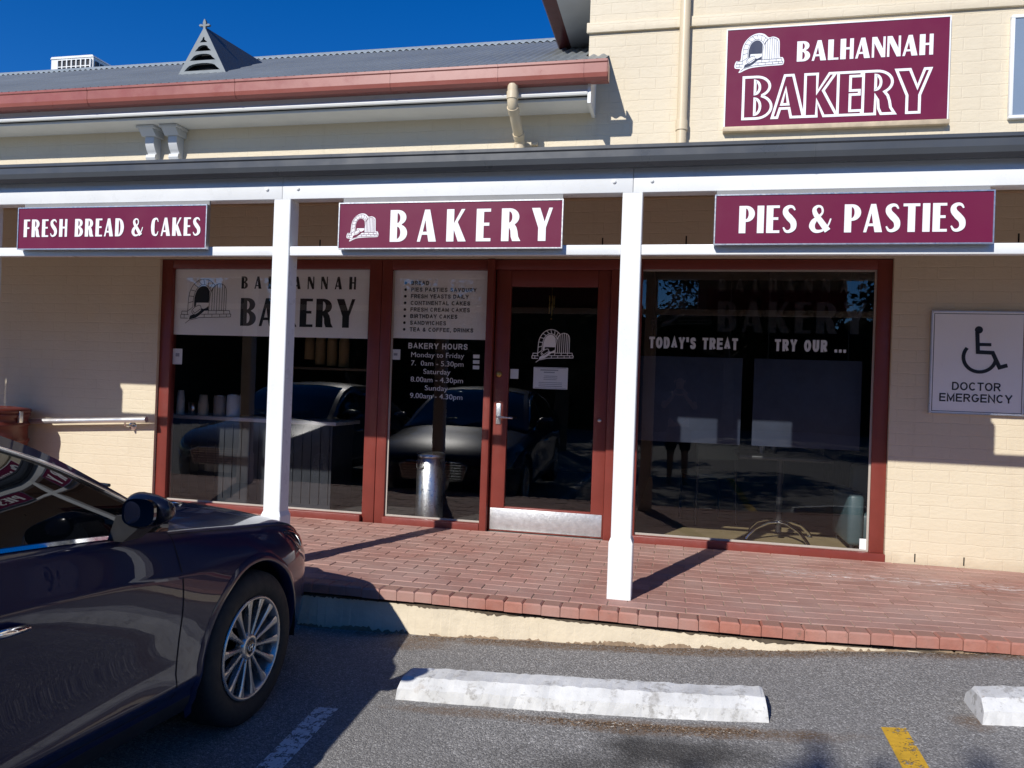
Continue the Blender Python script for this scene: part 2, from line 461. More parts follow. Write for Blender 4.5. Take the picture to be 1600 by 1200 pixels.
def tag(o, label, cat, group=None):
    o['label'] = label; o['category'] = cat
    if group: o['group'] = group
    return o
def thing(name, loc, label, cat, group=None, rz=0.0):
    o = bpy.data.objects.new(name, None); scene.collection.objects.link(o)
    o.empty_display_size = .1
    o.location = loc; o.rotation_euler = (0, 0, rz); ORG[o.name] = Vector(loc)
    return tag(o, label, cat, group)
def struct(o, kind='structure'): o['kind'] = kind; return o
def sharpen(o, ang=35):
    """smooth faces but keep hard edges where two faces meet at more than ang degrees"""
    bm = bmesh.new(); bm.from_mesh(o.data)
    bmesh.ops.remove_doubles(bm, verts=bm.verts, dist=1e-5)
    for e in bm.edges:
        if len(e.link_faces) == 2 and e.calc_face_angle(0) > R(ang): e.smooth = False
    for f in bm.faces: f.smooth = True
    bm.to_mesh(o.data); bm.free(); return o
def copy_tree(o, parent=None):
    c = o.copy(); scene.collection.objects.link(c)
    if parent is not None: c.parent = parent
    for ch in o.children: copy_tree(ch, c)
    return c

def arc(cx, cz, rx, rz, a0, a1, n=12):
    return [(cx+rx*math.cos(R(a0+(a1-a0)*i/n)), cz+rz*math.sin(R(a0+(a1-a0)*i/n))) for i in range(n+1)]
def pch(xs, ys, x):
    """smooth monotone interpolation"""
    xs = np.asarray(xs, float); ys = np.asarray(ys, float); x = np.clip(np.asarray(x, float), xs[0], xs[-1])
    h = np.diff(xs); d = np.diff(ys)/h; mm = np.zeros_like(ys)
    for i in range(1, len(xs)-1):
        if d[i-1]*d[i] > 0:
            w1, w2 = 2*h[i]+h[i-1], h[i]+2*h[i-1]; mm[i] = (w1+w2)/(w1/d[i-1]+w2/d[i])
    mm[0], mm[-1] = d[0], d[-1]
    k = np.clip(np.searchsorted(xs, x)-1, 0, len(h)-1); t = (x-xs[k])/h[k]
    return ((2*t**3-3*t**2+1)*ys[k]+(t**3-2*t**2+t)*h[k]*mm[k]+(-2*t**3+3*t**2)*ys[k+1]+(t**3-t**2)*h[k]*mm[k+1])
def crom(pts, n=6, closed=False):
    """Catmull-Rom through 2-D points"""
    P = [np.array(p, float) for p in pts]; out = []
    N = len(P)
    for i in range(N if closed else N-1):
        p0 = P[i-1] if (i or closed) else 2*P[0]-P[1]; p1 = P[i]; p2 = P[(i+1) % N]
        p3 = P[(i+2) % N] if (closed or i+2 < N) else 2*P[-1]-P[-2]
        for k in range(n):
            t = k/n
            out.append(tuple(.5*((2*p1)+(-p0+p2)*t+(2*p0-5*p1+4*p2-p3)*t*t+(-p0+3*p1-3*p2+p3)*t**3)))
    if not closed: out.append(tuple(P[-1]))
    return out

# ------------------------------------------------------------------ lettering
def _strk(pts, ws, n=5): 
    c = crom(pts, n); w = list(np.interp(np.linspace(0, len(pts)-1, len(c)), range(len(pts)), ws))
    return ('S', c, w)
GLY = {
 'A': (.62, [[(0, 0), (.235, 1), (.40, 1), (.62, 0), (.375, 0), (.335, .215), (.155, .215), (.10, 0)], [(.182, .31), (.316, .31), (.26, .68)]]),
 'B': (.57, [[(0, 0), (0, 1)]+arc(.26, .765, .27, .235, 90, -62, 12)+arc(.27, .275, .30, .275, 68, -90, 14), [(.235, .905)]+arc(.235, .745, .095, .155, 80, -80, 10)+[(.235, .59)], [(.235, .475)]+arc(.235, .285, .11, .19, 80, -80, 10)+[(.235, .095)]]),
 'D': (.59, [[(0, 0), (0, 1)]+arc(.22, .5, .37, .5, 90, -90, 20), [(.235, .91)]+arc(.225, .5, .135, .41, 82, -82, 14)+[(.235, .09)]]),
 'E': (.46, [[(0, 0), (0, 1), (.45, 1), (.45, .905), (.235, .905), (.235, .57), (.41, .57), (.41, .475), (.235, .475), (.235, .095), (.46, .095), (.46, 0)]]),
 'F': (.44, [[(0, 0), (0, 1), (.44, 1), (.44, .905), (.235, .905), (.235, .56), (.40, .56), (.40, .465), (.235, .465), (.235, 0)]]),
 'H': (.56, [[(0, 0), (0, 1), (.235, 1), (.235, .575), (.40, .575), (.40, 1), (.56, 1), (.56, 0), (.40, 0), (.40, .47), (.235, .47), (.235, 0)]]),
 'I': (.235, [[(0, 0), (0, 1), (.235, 1), (.235, 0)]]),
 'K': (.62, [[(0, 0), (0, 1), (.235, 1), (.235, .56), (.47, 1), (.585, 1), (.355, .60), (.63, 0), (.375, 0), (.235, .37), (.235, 0)]]),
 'L': (.45, [[(0, 0), (0, 1), (.235, 1), (.235, .10), (.45, .10), (.45, 0)]]),
 'N': (.56, [[(0, 0), (0, 1), (.205, 1), (.465, .40), (.465, 1), (.56, 1), (.56, 0), (.40, 0), (.095, .70), (.095, 0)]]),
 'P': (.55, [[(0, 0), (0, 1)]+arc(.25, .705, .30, .295, 90, -90, 16)+[(.235, .41), (.235, 0)], [(.235, .90)]+arc(.235, .705, .10, .195, 80, -80, 10)+[(.235, .51)]]),
 'R': (.60, [[(0, 0), (0, 1)]+arc(.25, .735, .30, .265, 90, -58, 14)+[(.47, .42), (.505, .30), (.53, .14), (.605, 0), (.35, 0), (.30, .13), (.285, .32), (.235, .425), (.235, 0)], [(.235, .905)]+arc(.235, .735, .10, .17, 80, -80, 10)+[(.235, .565)]]),
 'T': (.54, [[(0, .90), (0, 1), (.54, 1), (.54, .90), (.388, .90), (.388, 0), (.152, 0), (.152, .90)]]),
 'Y': (.64, [[(0, 1), (.255, 1), (.40, .58), (.53, 1), (.64, 1), (.445, .40), (.445, 0), (.21, 0), (.21, .40)]]),
 'S': (.50, [_strk([(.43, .82), (.35, .935), (.22, .945), (.115, .85), (.125, .70), (.25, .54), (.375, .38), (.385, .18), (.27, .06), (.13, .06), (.04, .20)], [.05, .09, .12, .175, .21, .24, .22, .185, .12, .09, .05])]),
 'C': (.52, [_strk([(.47, .77), (.40, .93), (.28, .945), (.16, .83), (.12, .5), (.16, .17), (.28, .055), (.40, .07), (.49, .25)], [.04, .085, .12, .20, .235, .20, .12, .085, .04])]),
 '&': (.74, [_strk([(.72, .50), (.62, .24), (.42, .07), (.2, .06), (.09, .22), (.14, .40), (.30, .56), (.43, .72), (.40, .90), (.27, .945), (.16, .84), (.20, .66), (.38, .40), (.62, .06)], [.05, .06, .09, .13, .20, .18, .10, .07, .075, .09, .14, .17, .20, .22])]),
}
def sign_text(mb, text, x0, x1, zb, h, y, mi=0, outline=0.0, xs=1.0, skew=0.0):
    """flared display capitals fitted between x0 and x1 on baseline zb"""
    adv = [(.26 if c == ' ' else GLY[c][0]*xs) for c in text]
    nat = sum(adv)*h; gap = ((x1-x0)-nat)/(len(text)-1)
    x = x0
    for i, (c, a) in enumerate(zip(text, adv)):
        if c != ' ':
            yy = y
            conts = GLY[c][1]
            def T(p): return (x+p[0]*xs*h, zb+p[1]*h)
            if conts[0][0] == 'S':
                for _, c_, w_ in conts: mb.ribbon([T(p) for p in c_], [q*h*xs for q in w_], yy, mi, dy=0.00004)
            elif outline:
                for k, cn in enumerate(conts): mb.ribbon([T(p) for p in cn], outline, yy-.0004*(i % 2)-.0002*k, mi, closed=True)
            else: mb.flat([[T(p) for p in cn] for cn in conts], yy, mi)
        x += a*h+gap
FONT = None
def sans(text, x, z, size, y, mat, parent, name='lettering', width=None, align='LEFT', bold=0.0, spacing=1.0):
    """plain sans-serif lettering in the built-in typeface, facing -y; size is the capital height"""
    cu = bpy.data.curves.new(name, 'FONT')
    cu.body = text; cu.size = size/0.73; cu.align_x = align; cu.offset = bold*size; cu.space_character = spacing
    cu.extrude = 0.0006; cu.resolution_u = 4
    o = bpy.data.objects.new(name, cu); scene.collection.objects.link(o)
    dg = bpy.context.evaluated_depsgraph_get()
    me = bpy.data.meshes.new_from_object(o.evaluated_get(dg))
    bpy.data.objects.remove(o); bpy.data.curves.remove(cu)
    co = np.empty(len(me.vertices)*3); me.vertices.foreach_get('co', co); co = co.reshape(-1, 3)
    if width:
        w = co[:, 0].max()-co[:, 0].min(); co[:, 0] *= width/w
    if align == 'LEFT': co[:, 0] -= co[:, 0].min()
    mb = MB()
    mb.add([(x+a, y-c, z+b) for a, b, c in co], [tuple(p.vertices) for p in me.polygons])
    bpy.data.meshes.remove(me)
    return mb if mat is None else mb.build(name, mat, parent)

# the oven-door emblem, drawn in units of its own width (u right, v up)
def _L(p): return ((p[0]-105)/1170.0, (1140-p[1])/1170.0)
LOGO_SIL = [_L(p) for p in crom([(210, 1130), (245, 1050), (125, 1028), (108, 950), (150, 850), (245, 835), (268, 610), (318, 425), (420, 290), (545, 208), (680, 182), (800, 215), (900, 298), (1000, 286), (1100, 322), (1158, 410), (1172, 780), (1235, 805), (1275, 880), (1268, 960), (1215, 998), (880, 1006), (540, 1030), (380, 1075), (245, 1138)], 4, True)]
_out = crom([(292, 860), (300, 700), (310, 560), (345, 440), (415, 330), (510, 258), (625, 225), (740, 242), (830, 300), (880, 350)], 5)
_inn = crom([(405, 780), (410, 640), (430, 530), (478, 425), (560, 352), (640, 335), (715, 362), (770, 415), (800, 470)], 5)
_open = crom([(428, 780), (432, 640), (445, 555), (488, 445), (560, 378), (640, 358), (715, 392), (765, 465)], 5)
LOGO_OPEN = [_L(p) for p in _open+[(762, 600), (752, 690), (735, 690), (480, 690), (470, 760)]]
LOGO_PEEL = [_L(p) for p in [(325, 1025), (352, 950), (410, 925), (470, 930), (590, 850), (600, 800), (640, 815), (700, 790), (750, 755), (750, 842), (660, 850), (565, 930), (475, 990)]]
LOGO_BOARD = [_L(p) for p in [(480, 692), (735, 692), (735, 748), (600, 762), (565, 735), (470, 760)]]
LOGO_LOAF = [_L(p) for p in crom([(392, 838), (480, 765), (560, 742), (590, 790), (580, 850), (475, 922), (405, 905)], 4, True)]
LOGO_LINES = [[_L(p) for p in _out], [_L(p) for p in _inn]]
for k in range(10):
    a = _out[int(k*(len(_out)-1)/9.0)]; b = _inn[int(k*(len(_inn)-1)/9.0)]
    LOGO_LINES.append([_L(a), _L(b)])
LOGO_LINES.append([_L(p) for p in crom([(760, 842), (772, 620), (800, 470), (855, 375), (930, 328), (1000, 318), (1080, 348), (1128, 430), (1132, 600), (1130, 842)], 5)])
for x, zt in ((830, 400), (880, 352), (935, 326), (990, 318), (1045, 330), (1092, 362)): LOGO_LINES.append([_L((x, zt)), _L((x-6, 838))])
LOGO_LINES += [[_L((165, 862)), _L((292, 862))], [_L((750, 846)), _L((1215, 838))], [_L((150, 925)), _L((320, 930))], [_L((590, 918)), _L((1240, 905))],
               [_L(p) for p in ((165, 862), (160, 925), (140, 940), (145, 1000), (300, 1000))], [_L(p) for p in ((1215, 838), (1222, 905), (1248, 915), (1240, 962), (560, 985), (330, 1040), (250, 1100))],
               [_L((290, 862)), _L((292, 925))], [_L((220, 930)), _L((220, 998))], [_L((750, 846)), _L((750, 912))], [_L((925, 843)), _L((925, 908))], [_L((1090, 840)), _L((1090, 906))],
               [_L((665, 918)), _L((665, 978))], [_L((835, 914)), _L((835, 974))], [_L((1005, 910)), _L((1005, 968))], [_L((1150, 907)), _L((1150, 964))],
               [_L((410, 850)), _L((450, 900)), _L((580, 812))], LOGO_LOAF+[LOGO_LOAF[0]]]
# plain block capitals drawn as strokes (centre lines in a 1 x 1 box)
def _ea(cx, cz, rx, rz, a, b, n=10): return arc(cx, cz, rx, rz, a, b, n)
BLK = {
 'A': (.98, [[(0, 0), (.5, 1), (1, 0)], [(.2, .33), (.8, .33)]]), 'B': (.86, [[(0, 0), (0, 1), (.6, 1)]+_ea(.6, .765, .36, .235, 80, -90)+[(0, .53)], [(.6, .53)]+_ea(.62, .265, .38, .265, 80, -90)+[(0, 0)]]),
 'C': (.95, [_ea(.5, .5, .5, .5, 42, 318, 26)]), 'D': (.90, [[(0, 0), (0, 1), (.45, 1)]+_ea(.45, .5, .55, .5, 80, -90, 16)+[(0, 0), (0, .02)]]),
 'E': (.80, [[(1, 1), (0, 1), (0, 0), (1, 0)], [(0, .52), (.92, .52)]]), 'F': (.74, [[(1, 1), (0, 1), (0, 0)], [(0, .52), (.88, .52)]]),
 'G': (1.0, [_ea(.5, .5, .5, .5, 45, 340, 26)+[(.98, .45), (.58, .45)]]), 'H': (.88, [[(0, 0), (0, 1)], [(1, 0), (1, 1)], [(0, .53), (1, .53)]]), 'I': (.0, [[(.5, 0), (.5, 1)]]),
 'K': (.90, [[(0, 0), (0, 1)], [(.95, 1), (.02, .38)], [(.33, .60), (1, 0)]]), 'L': (.70, [[(0, 1), (0, 0), (1, 0)]]), 'M': (1.05, [[(0, 0), (0, 1), (.5, .12), (1, 1), (1, 0)]]),
 'N': (.90, [[(0, 0), (0, 1), (1, 0), (1, 1)]]), 'O': (1.02, [_ea(.5, .5, .5, .5, 90, 450, 30)]), 'P': (.82, [[(0, 0), (0, 1), (.6, 1)]+_ea(.6, .73, .4, .27, 80, -90)+[(0, .46)]]),
 'R': (.88, [[(0, 0), (0, 1), (.6, 1)]+_ea(.6, .75, .38, .25, 80, -90)+[(0, .50)], [(.5, .50), (1, 0)]]),
 'S': (.84, [crom([(.97, .74), (.80, .96), (.5, 1), (.14, .93), (.06, .73), (.25, .57), (.75, .45), (.97, .27), (.85, .06), (.5, 0), (.15, .05), (0, .28)], 5)]),
 'T': (.80, [[(0, 1), (1, 1)], [(.5, 0), (.5, 1)]]), 'U': (.88, [[(0, 1), (0, .38)]+_ea(.5, .38, .5, .38, 180, 360, 14)+[(1, 1)]]), 'V': (.9, [[(0, 1), (.5, 0), (1, 1)]]),
 'W': (1.3, [[(0, 1), (.25, 0), (.5, 1), (.75, 0), (1, 1)]]), 'Y': (.92, [[(0, 1), (.5, .42), (1, 1)], [(.5, .42), (.5, 0)]]), '.': (.0, [[(.5, -.07), (.5, .10)]]), ',': (.0, [[(.5, .08), (.4, -.2)]]), "'": (.0, [[(.5, 1.07), (.5, .70)]]),
 '&': (.95, [crom([(1, 0), (.35, .62), (.25, .85), (.48, 1), (.68, .85), (.5, .62), (.15, .40), (.1, .12), (.4, 0), (.75, .12), (.95, .45)], 5)]),
}
def block_text(mb, text, x0, x1, zb, h, y, w=.16, xs=.75):
    """sans-serif capitals of height h fitted between x0 and x1; w is the stroke width as a share of h"""
    sw = w*h; adv = [(.32*h if c == ' ' else BLK[c][0]*(1-w)*xs*h+sw) for c in text]
    gap = ((x1-x0)-sum(adv))/(len(text)-1); x = x0; k = 0
    for c, a in zip(text, adv):
        if c != ' ':
            for cn in BLK[c][1]:
                pts = [(x+sw/2+p[0]*(a-sw), zb+sw/2+p[1]*(h-sw)) for p in cn]
                if len(cn) == 2 or c not in 'ABDPRCGOSU&':   # square ends
                    d0 = (Vector(pts[0])-Vector(pts[1])).normalized()*sw/2*(1 if c in 'EFLTHNMIDKY' and len(cn) else .6); d1 = (Vector(pts[-1])-Vector(pts[-2])).normalized()*sw/2*(1 if c in 'EFLTHNMIDKY' else .6)
                    pts = [tuple(Vector(pts[0])+d0)]+pts[1:-1]+[tuple(Vector(pts[-1])+d1)]
                elif c in 'PBRD' and cn[0] == (0, 0): pts[0] = (pts[0][0], pts[0][1]-sw/2)
                elif c == 'U': pts[0] = (pts[0][0], pts[0][1]+sw/2); pts[-1] = (pts[-1][0], pts[-1][1]+sw/2)
                mb.ribbon(pts, sw, y-.00012*(k % 4), 0, dy=.000002); k += 1
        x += a+gap
    return mb
def logo(x, z, w, y, fill, line, lw, parent, style):
    """style 'sign': white shape with dark drawing; 'dark': drawing only; 'light': white drawing on glass"""
    def T(r_): return [(x+p[0]*w, z+p[1]*w) for p in r_]
    mb = MB()
    if style == 'sign': mb.flat([T(LOGO_SIL)], y, 0)
    if style == 'light':
        mb.flat([T(LOGO_OPEN)], y-.0010, 0); mb.flat([T(LOGO_PEEL)], y-.0010, 0)
        for i, r_ in enumerate(LOGO_LINES): mb.ribbon(T(r_), lw, y-.0014-.00002*i, 0)
    else:
        mb.flat([T(LOGO_OPEN)], y-.0010, 1); mb.flat([T(LOGO_PEEL)], y-.0010, 1)
        for i, r_ in enumerate(LOGO_LINES): mb.ribbon(T(r_), lw, y-.0014-.00002*i, 1)
    return mb.build('emblem', [fill, line], parent)

# ------------------------------------------------------------------ ground
def za(x, y):
    b = np.interp(x, [-40, -1.7, -1.47, -.607, .078, 1.036, 1.658, 2.3, 40], [-.30, -.258, -.247, -.203, -.164, -.077, -.016, .0, .02])
    y = np.asarray(y, float)
    return b+np.where(y > -3.4, .06*(y+1.9), -.09+.014*(y+3.4)*np.exp((y+3.4)/14.))
def zp(x, y):
    t = np.clip((np.asarray(x, float)-.3)/1.5, 0, 1); t = t*t*(3-2*t)
    return .036*t*np.clip(-np.asarray(y, float)/1.9, 0, 1)

def sheet(name, x0, x1, y0, y1, nx, ny, mat, dz=0., xs=None, ys=None):
    xs = np.linspace(x0, x1, nx) if xs is None else xs; ys = np.linspace(y0, y1, ny) if ys is None else ys
    X, Y = np.meshgrid(xs, ys); Z = za(X, Y)+dz
    n, k = X.shape[1], X.shape[0]
    mb = MB()
    mb.add(np.stack([X, Y, Z], -1).reshape(-1, 3), [(j*n+i, j*n+i+1, (j+1)*n+i+1, (j+1)*n+i) for j in range(k-1) for i in range(n-1)], 0, True)
    return mb.build(name, mat)
gx = np.concatenate([[-150, -80, -40, -20, -12], np.linspace(-8, 6, 57), [9, 14, 24, 40, 80, 150]])
gy = np.concatenate([[-160, -80, -50, -35, -24, -16, -12, -10, -8, -7], np.linspace(-6, -1.8, 43)])
struct(sheet('ground', 0, 0, 0, 0, 0, 0, M['asphalt'], xs=gx, ys=gy))

def paint_line(name, x0, x1, y0, y1, mat, nseg=12):
    mb = MB(); n = nseg+1
    vs = []
    for j in range(n):
        y = y0+(y1-y0)*j/nseg
        for x in (x0, x1): vs.append((x, y, float(za(x, y))+.004))
    mb.add(vs, [(2*j, 2*j+1, 2*j+3, 2*j+2) for j in range(nseg)])
    return struct(mb.build(name, mat))
paint_line('road_marking_white', -1.545, -1.44, -9.0, -2.80, M['white_line'], 40)
paint_line('road_marking_yellow', .838, .930, -7.0, -2.675, M['yellow_line'], 40)

# pavement: clay bricks in stretcher bond with a header course along the kerb, on sandy bedding
def brick(mb, x0, x1, y0, y1, h, tone, dz=0.0, c=.003, zb=None):
    q = []
    for k, (ins, z) in enumerate(((0, -h), (0, -c), (c, 0))):
        for x, y in ((x0+ins, y0+ins), (x1-ins, y0+ins), (x1-ins, y1-ins), (x0+ins, y1-ins)):
            q.append((x, y, float(zp(x, y))+z+dz))
    fs = [(8, 9, 10, 11)]+[(4*a+i, 4*a+(i+1) % 4, 4*a+4+(i+1) % 4, 4*a+4+i) for a in range(2) for i in range(4)]
    mb.add(q, fs, 0, False, tone)
mb = MB()
y = -1.800; row = 0
while y < -.06:
    x = -10.0+(.105 if row % 2 else 0)
    while x < 5.6:
        brick(mb, x+.0025, x+.2075, y+.0025, y+.1015, .03, random.random(), random.uniform(-.0018, .0018)); x += .21
    y += .104; row += 1
for xx in np.arange(-10., 5.6, .21): brick(mb, xx+.003, xx+.207, y+.0025, -.005, .03, random.random(), random.uniform(-.001, .001))
pav = struct(mb.build('pavement', M['paver'], tones=True))
mb = MB(); nx = 60
xs = np.linspace(-10, 5.6, nx)
for i in range(nx-1):
    q = [(xs[i], -1.81, float(zp(xs[i], -1.81))-.0045), (xs[i+1], -1.81, float(zp(xs[i+1], -1.81))-.0045), (xs[i+1], 0.0, -.0045), (xs[i], 0.0, -.0045)]
    mb.quad(*q)
struct(mb.build('pavement_bedding', M['dirtjoint']))
mb = MB(); x = -10.0
while x < 5.6:
    w = .1035
    j = random.uniform(-.004, .004)
    brick(mb, x+.0015, x+w-.0015, -1.912+j, -1.806+j*.3, .056, random.random(), random.uniform(-.002, .002)+.001, c=.008); x += w
struct(mb.build('pavement_kerb', M['edge_brick'], tones=True))
M['plinth'] = mk('cream_render', (.68, .585, .43), .75, var=.1, vs=4, bs=.5, bscale=24, bd=.009, spot=((.33, .22, .12), 9, .69))
mb = MB()
xs = np.arange(-10., 5.61, .05)
for i in range(len(xs)-1):                                  # uneven rendered face of the kerb wall
    a, b = xs[i], xs[i+1]
    def yy(x, k): return -1.885+.008*math.sin(x*7+k)+.006*math.sin(x*17+2*k)
    zt = lambda x: float(zp(x, -1.85))-.0565
    mb.quad((a, yy(a, 0), -.75), (b, yy(b, 0), -.75), (b, yy(b, 1), zt(b)-.02), (a, yy(a, 1), zt(a)-.02))
    mb.quad((a, yy(a, 1), zt(a)-.02), (b, yy(b, 1), zt(b)-.02), (b, -1.80, zt(b)), (a, -1.80, zt(a)))
struct(mb.build('kerb', M['plinth']))
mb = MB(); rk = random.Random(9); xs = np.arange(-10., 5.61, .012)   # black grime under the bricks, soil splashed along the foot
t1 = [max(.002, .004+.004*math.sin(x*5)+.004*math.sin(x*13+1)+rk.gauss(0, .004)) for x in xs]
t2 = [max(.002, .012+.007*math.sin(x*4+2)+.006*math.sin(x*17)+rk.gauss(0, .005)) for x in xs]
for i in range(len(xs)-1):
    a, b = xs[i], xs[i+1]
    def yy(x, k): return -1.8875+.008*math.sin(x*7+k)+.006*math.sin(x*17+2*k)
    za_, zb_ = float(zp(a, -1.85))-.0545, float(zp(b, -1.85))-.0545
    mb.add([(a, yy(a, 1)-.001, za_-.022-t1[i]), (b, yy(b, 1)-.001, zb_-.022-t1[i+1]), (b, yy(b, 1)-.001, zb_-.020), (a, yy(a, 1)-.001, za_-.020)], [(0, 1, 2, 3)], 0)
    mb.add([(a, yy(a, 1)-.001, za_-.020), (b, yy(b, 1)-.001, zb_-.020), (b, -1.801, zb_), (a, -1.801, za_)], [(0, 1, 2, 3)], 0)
    ga, gb = float(za(a, -1.89)), float(za(b, -1.89))
    mb.add([(a, yy(a, 0)-.006, ga-.01), (b, yy(b, 0)-.006, gb-.01), (b, yy(b, .3)-.002, gb+t2[i+1]), (a, yy(a, .3)-.002, ga+t2[i])], [(0, 1, 2, 3)], 1)
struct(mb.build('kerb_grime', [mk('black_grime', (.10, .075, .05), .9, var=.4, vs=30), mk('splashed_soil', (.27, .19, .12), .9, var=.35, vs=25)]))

# ------------------------------------------------------------------ the bakery building
bld = thing('bakery_building', (-2.0, 0, 0), 'cream painted brick bakery with maroon shopfront and grey corrugated roof', 'building')
XL, XR = -12.0, 6.0
OX0, OX1, OZ = -4.56, 1.50, 2.205
mb = MB()
mb.box(XL, OX0, 0, .23, -.6, 2.9); mb.box(OX1, XR, 0, .23, -.6, 2.9); mb.box(OX0, OX1, 0, .23, OZ, 2.9)
mb.box(XL, -.78, 0, .23, 2.9, 3.62); mb.box(-.78, XR, 0, .23, 2.9, 4.4)
mb.prism([(-.78, 4.4), (XR, 4.4), (XR, 5.2), (2.6, 6.7)], 'y', 0, .23)
mb.box(-.78, -.55, .23, 4.2, 3.3, 4.4); mb.box(XL, -.78, 5.1, 5.3, -.6, 3.6); mb.box(XL, XL+.2, .23, 5.1, -.6, 3.6)
mb.build('wall', M['wall'], bld)
mb = MB(); mb.box(-.80, XR, -.024, 0, 3.975, 4.055, bev=.004); mb.build('string_course', M['wall'], bld)
# interior shell
mb = MB()
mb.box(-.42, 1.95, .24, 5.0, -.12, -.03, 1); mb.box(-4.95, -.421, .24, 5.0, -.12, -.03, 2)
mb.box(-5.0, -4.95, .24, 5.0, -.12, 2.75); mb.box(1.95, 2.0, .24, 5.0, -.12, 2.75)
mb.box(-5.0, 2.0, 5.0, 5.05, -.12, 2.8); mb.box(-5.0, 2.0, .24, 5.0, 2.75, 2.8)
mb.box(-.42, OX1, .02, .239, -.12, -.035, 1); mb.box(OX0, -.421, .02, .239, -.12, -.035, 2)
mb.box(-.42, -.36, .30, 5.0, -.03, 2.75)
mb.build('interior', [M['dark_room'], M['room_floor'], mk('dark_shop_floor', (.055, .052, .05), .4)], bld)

# main roof: corrugated sheets from the terracotta gutter up to the ridge
def corrugated(x0, x1, y0, z0, y1, z1, amp=.009, pitch=.076):
    n = int((x1-x0)/pitch*8)+1; xs_ = np.linspace(x0, x1, n)
    dz = amp*np.sin(2*np.pi*xs_/pitch)
    vs = [(x, y0, z0+d) for x, d in zip(xs_, dz)]+[(x, y1, z1+d) for x, d in zip(xs_, dz)]
    return vs, [(i, i+1, n+i+1, n+i) for i in range(n-1)]
mb = MB()
RS = .52; RY = 2.2; rz = lambda y: 3.60+RS*(y+.40)
vs, fs = corrugated(XL, -.80, -.40, 3.60, RY, rz(RY)); mb.add(vs, fs, 0, True)
vs, fs = corrugated(-.80, -.62, -.40, 3.60, -.002, rz(-.002)); mb.add(vs, fs, 0, True)
vs, fs = corrugated(XL, -.80, RY, rz(RY), 4.8, 3.60); mb.add(vs, fs, 0, True)
roof = mb.build('roof', M['roofing'], bld)
mb = MB()
xs = np.linspace(XL, -.80, 900); dzz = .010*np.sin(2*np.pi*xs/.076)
for yo, zo in ((-.14, 0),):
    n = len(xs)
    vs = [(x, RY+yo, rz(RY+yo)+.012+d) for x, d in zip(xs, dzz)]+[(x, RY-.03, rz(RY)+.022) for x in xs]+[(x, RY+.03, rz(RY)+.022) for x in xs]+[(x, RY+.14, rz(RY-.14)+.012+d) for x, d in zip(xs, dzz)]
    mb.add(vs, [(a*n+i, a*n+i+1, (a+1)*n+i+1, (a+1)*n+i) for a in range(3) for i in range(n-1)], 0, True)
mb.build('ridge_cap', M['roof_light'], roof)
# louvred gablet vent on the roof
F1, F2, AP, BK = Vector((-4.80, .47, 4.03)), Vector((-4.27, .47, 4.03)), Vector((-4.615, .60, 4.565)), Vector((-4.53, 1.55, 4.60))
mb = MB()
base = 4.045
def fy(z): return .47+(z-4.03)/.535*.13
vent = None
mb.add([F2, AP, BK, F1], [(0, 2, 1), (3, 1, 2)], 1)  # side faces coloured dark to stand for shaded roofing
mb.add([F2+Vector((.03, -.02, .0)), F1+Vector((-.06, -.02, 0)), F1+Vector((-.06, -.10, -.055)), F2+Vector((.03, -.10, -.055))], [(0, 1, 2, 3)], 1)
vent = mb.build('roof_vent', [M['vent'], M['shade_flashing']], bld)
mb = MB()
w_at = lambda z: ((F1.x+(AP.x-F1.x)*(z-4.03)/.535), (F2.x+(AP.x-F2.x)*(z-4.03)/.535))
outer = [(F1.x, 4.03), (F2.x, 4.03), (AP.x, 4.565)]
holes = []
for z0_, z1_ in ((4.085, 4.165), (4.195, 4.265), (4.295, 4.36), (4.39, 4.45)):
    a0, b0 = w_at(z0_); a1, b1 = w_at(z1_)
    ins = .045
    l0, r0, l1, r1 = a0+ins, b0-ins, a1+ins, b1-ins
    holes.append([(l0, z0_), (r0, z0_)]+[((r1+l1)/2+(r1-l1)/2*math.cos(t)*1.0, z0_+(z1_-z0_)*(.45+.55*math.sin(t))) for t in np.linspace(.1, math.pi-.1, 9)])
mb.flat([outer]+[h[::-1] for h in holes], 0, 0, thick=.03)
mb.v = [(a, b+fy(c)-.012, c) for a, b, c in mb.v]
mb.build('louvre_face', M['vent'], vent)
mb = MB()
mb.add([F1+Vector((.03, .05, .02)), F2+Vector((-.03, .05, .02)), AP+Vector((0, .05, -.04))], [(0, 1, 2)])
mb.build('vent_backing', M['hole'], vent)
mb = MB()                                                   # fleur finial
fx, fz = AP.x, AP.z
fin = [(fx+(a-fx)*.55, fz-.012+(b-fz)*.42) for a, b in crom([(fx-.02, fz-.02), (fx-.028, fz+.03), (fx-.09, fz+.035), (fx-.105, fz+.065), (fx-.07, fz+.085), (fx-.028, fz+.07), (fx-.03, fz+.12), (fx, fz+.20), (fx+.03, fz+.12), (fx+.028, fz+.07), (fx+.07, fz+.085), (fx+.105, fz+.065), (fx+.09, fz+.035), (fx+.028, fz+.03), (fx+.02, fz-.02)], 4, True)]
mb.prism(fin, 'y', .585, .61)
mb.build('finial', M['vent'], vent)
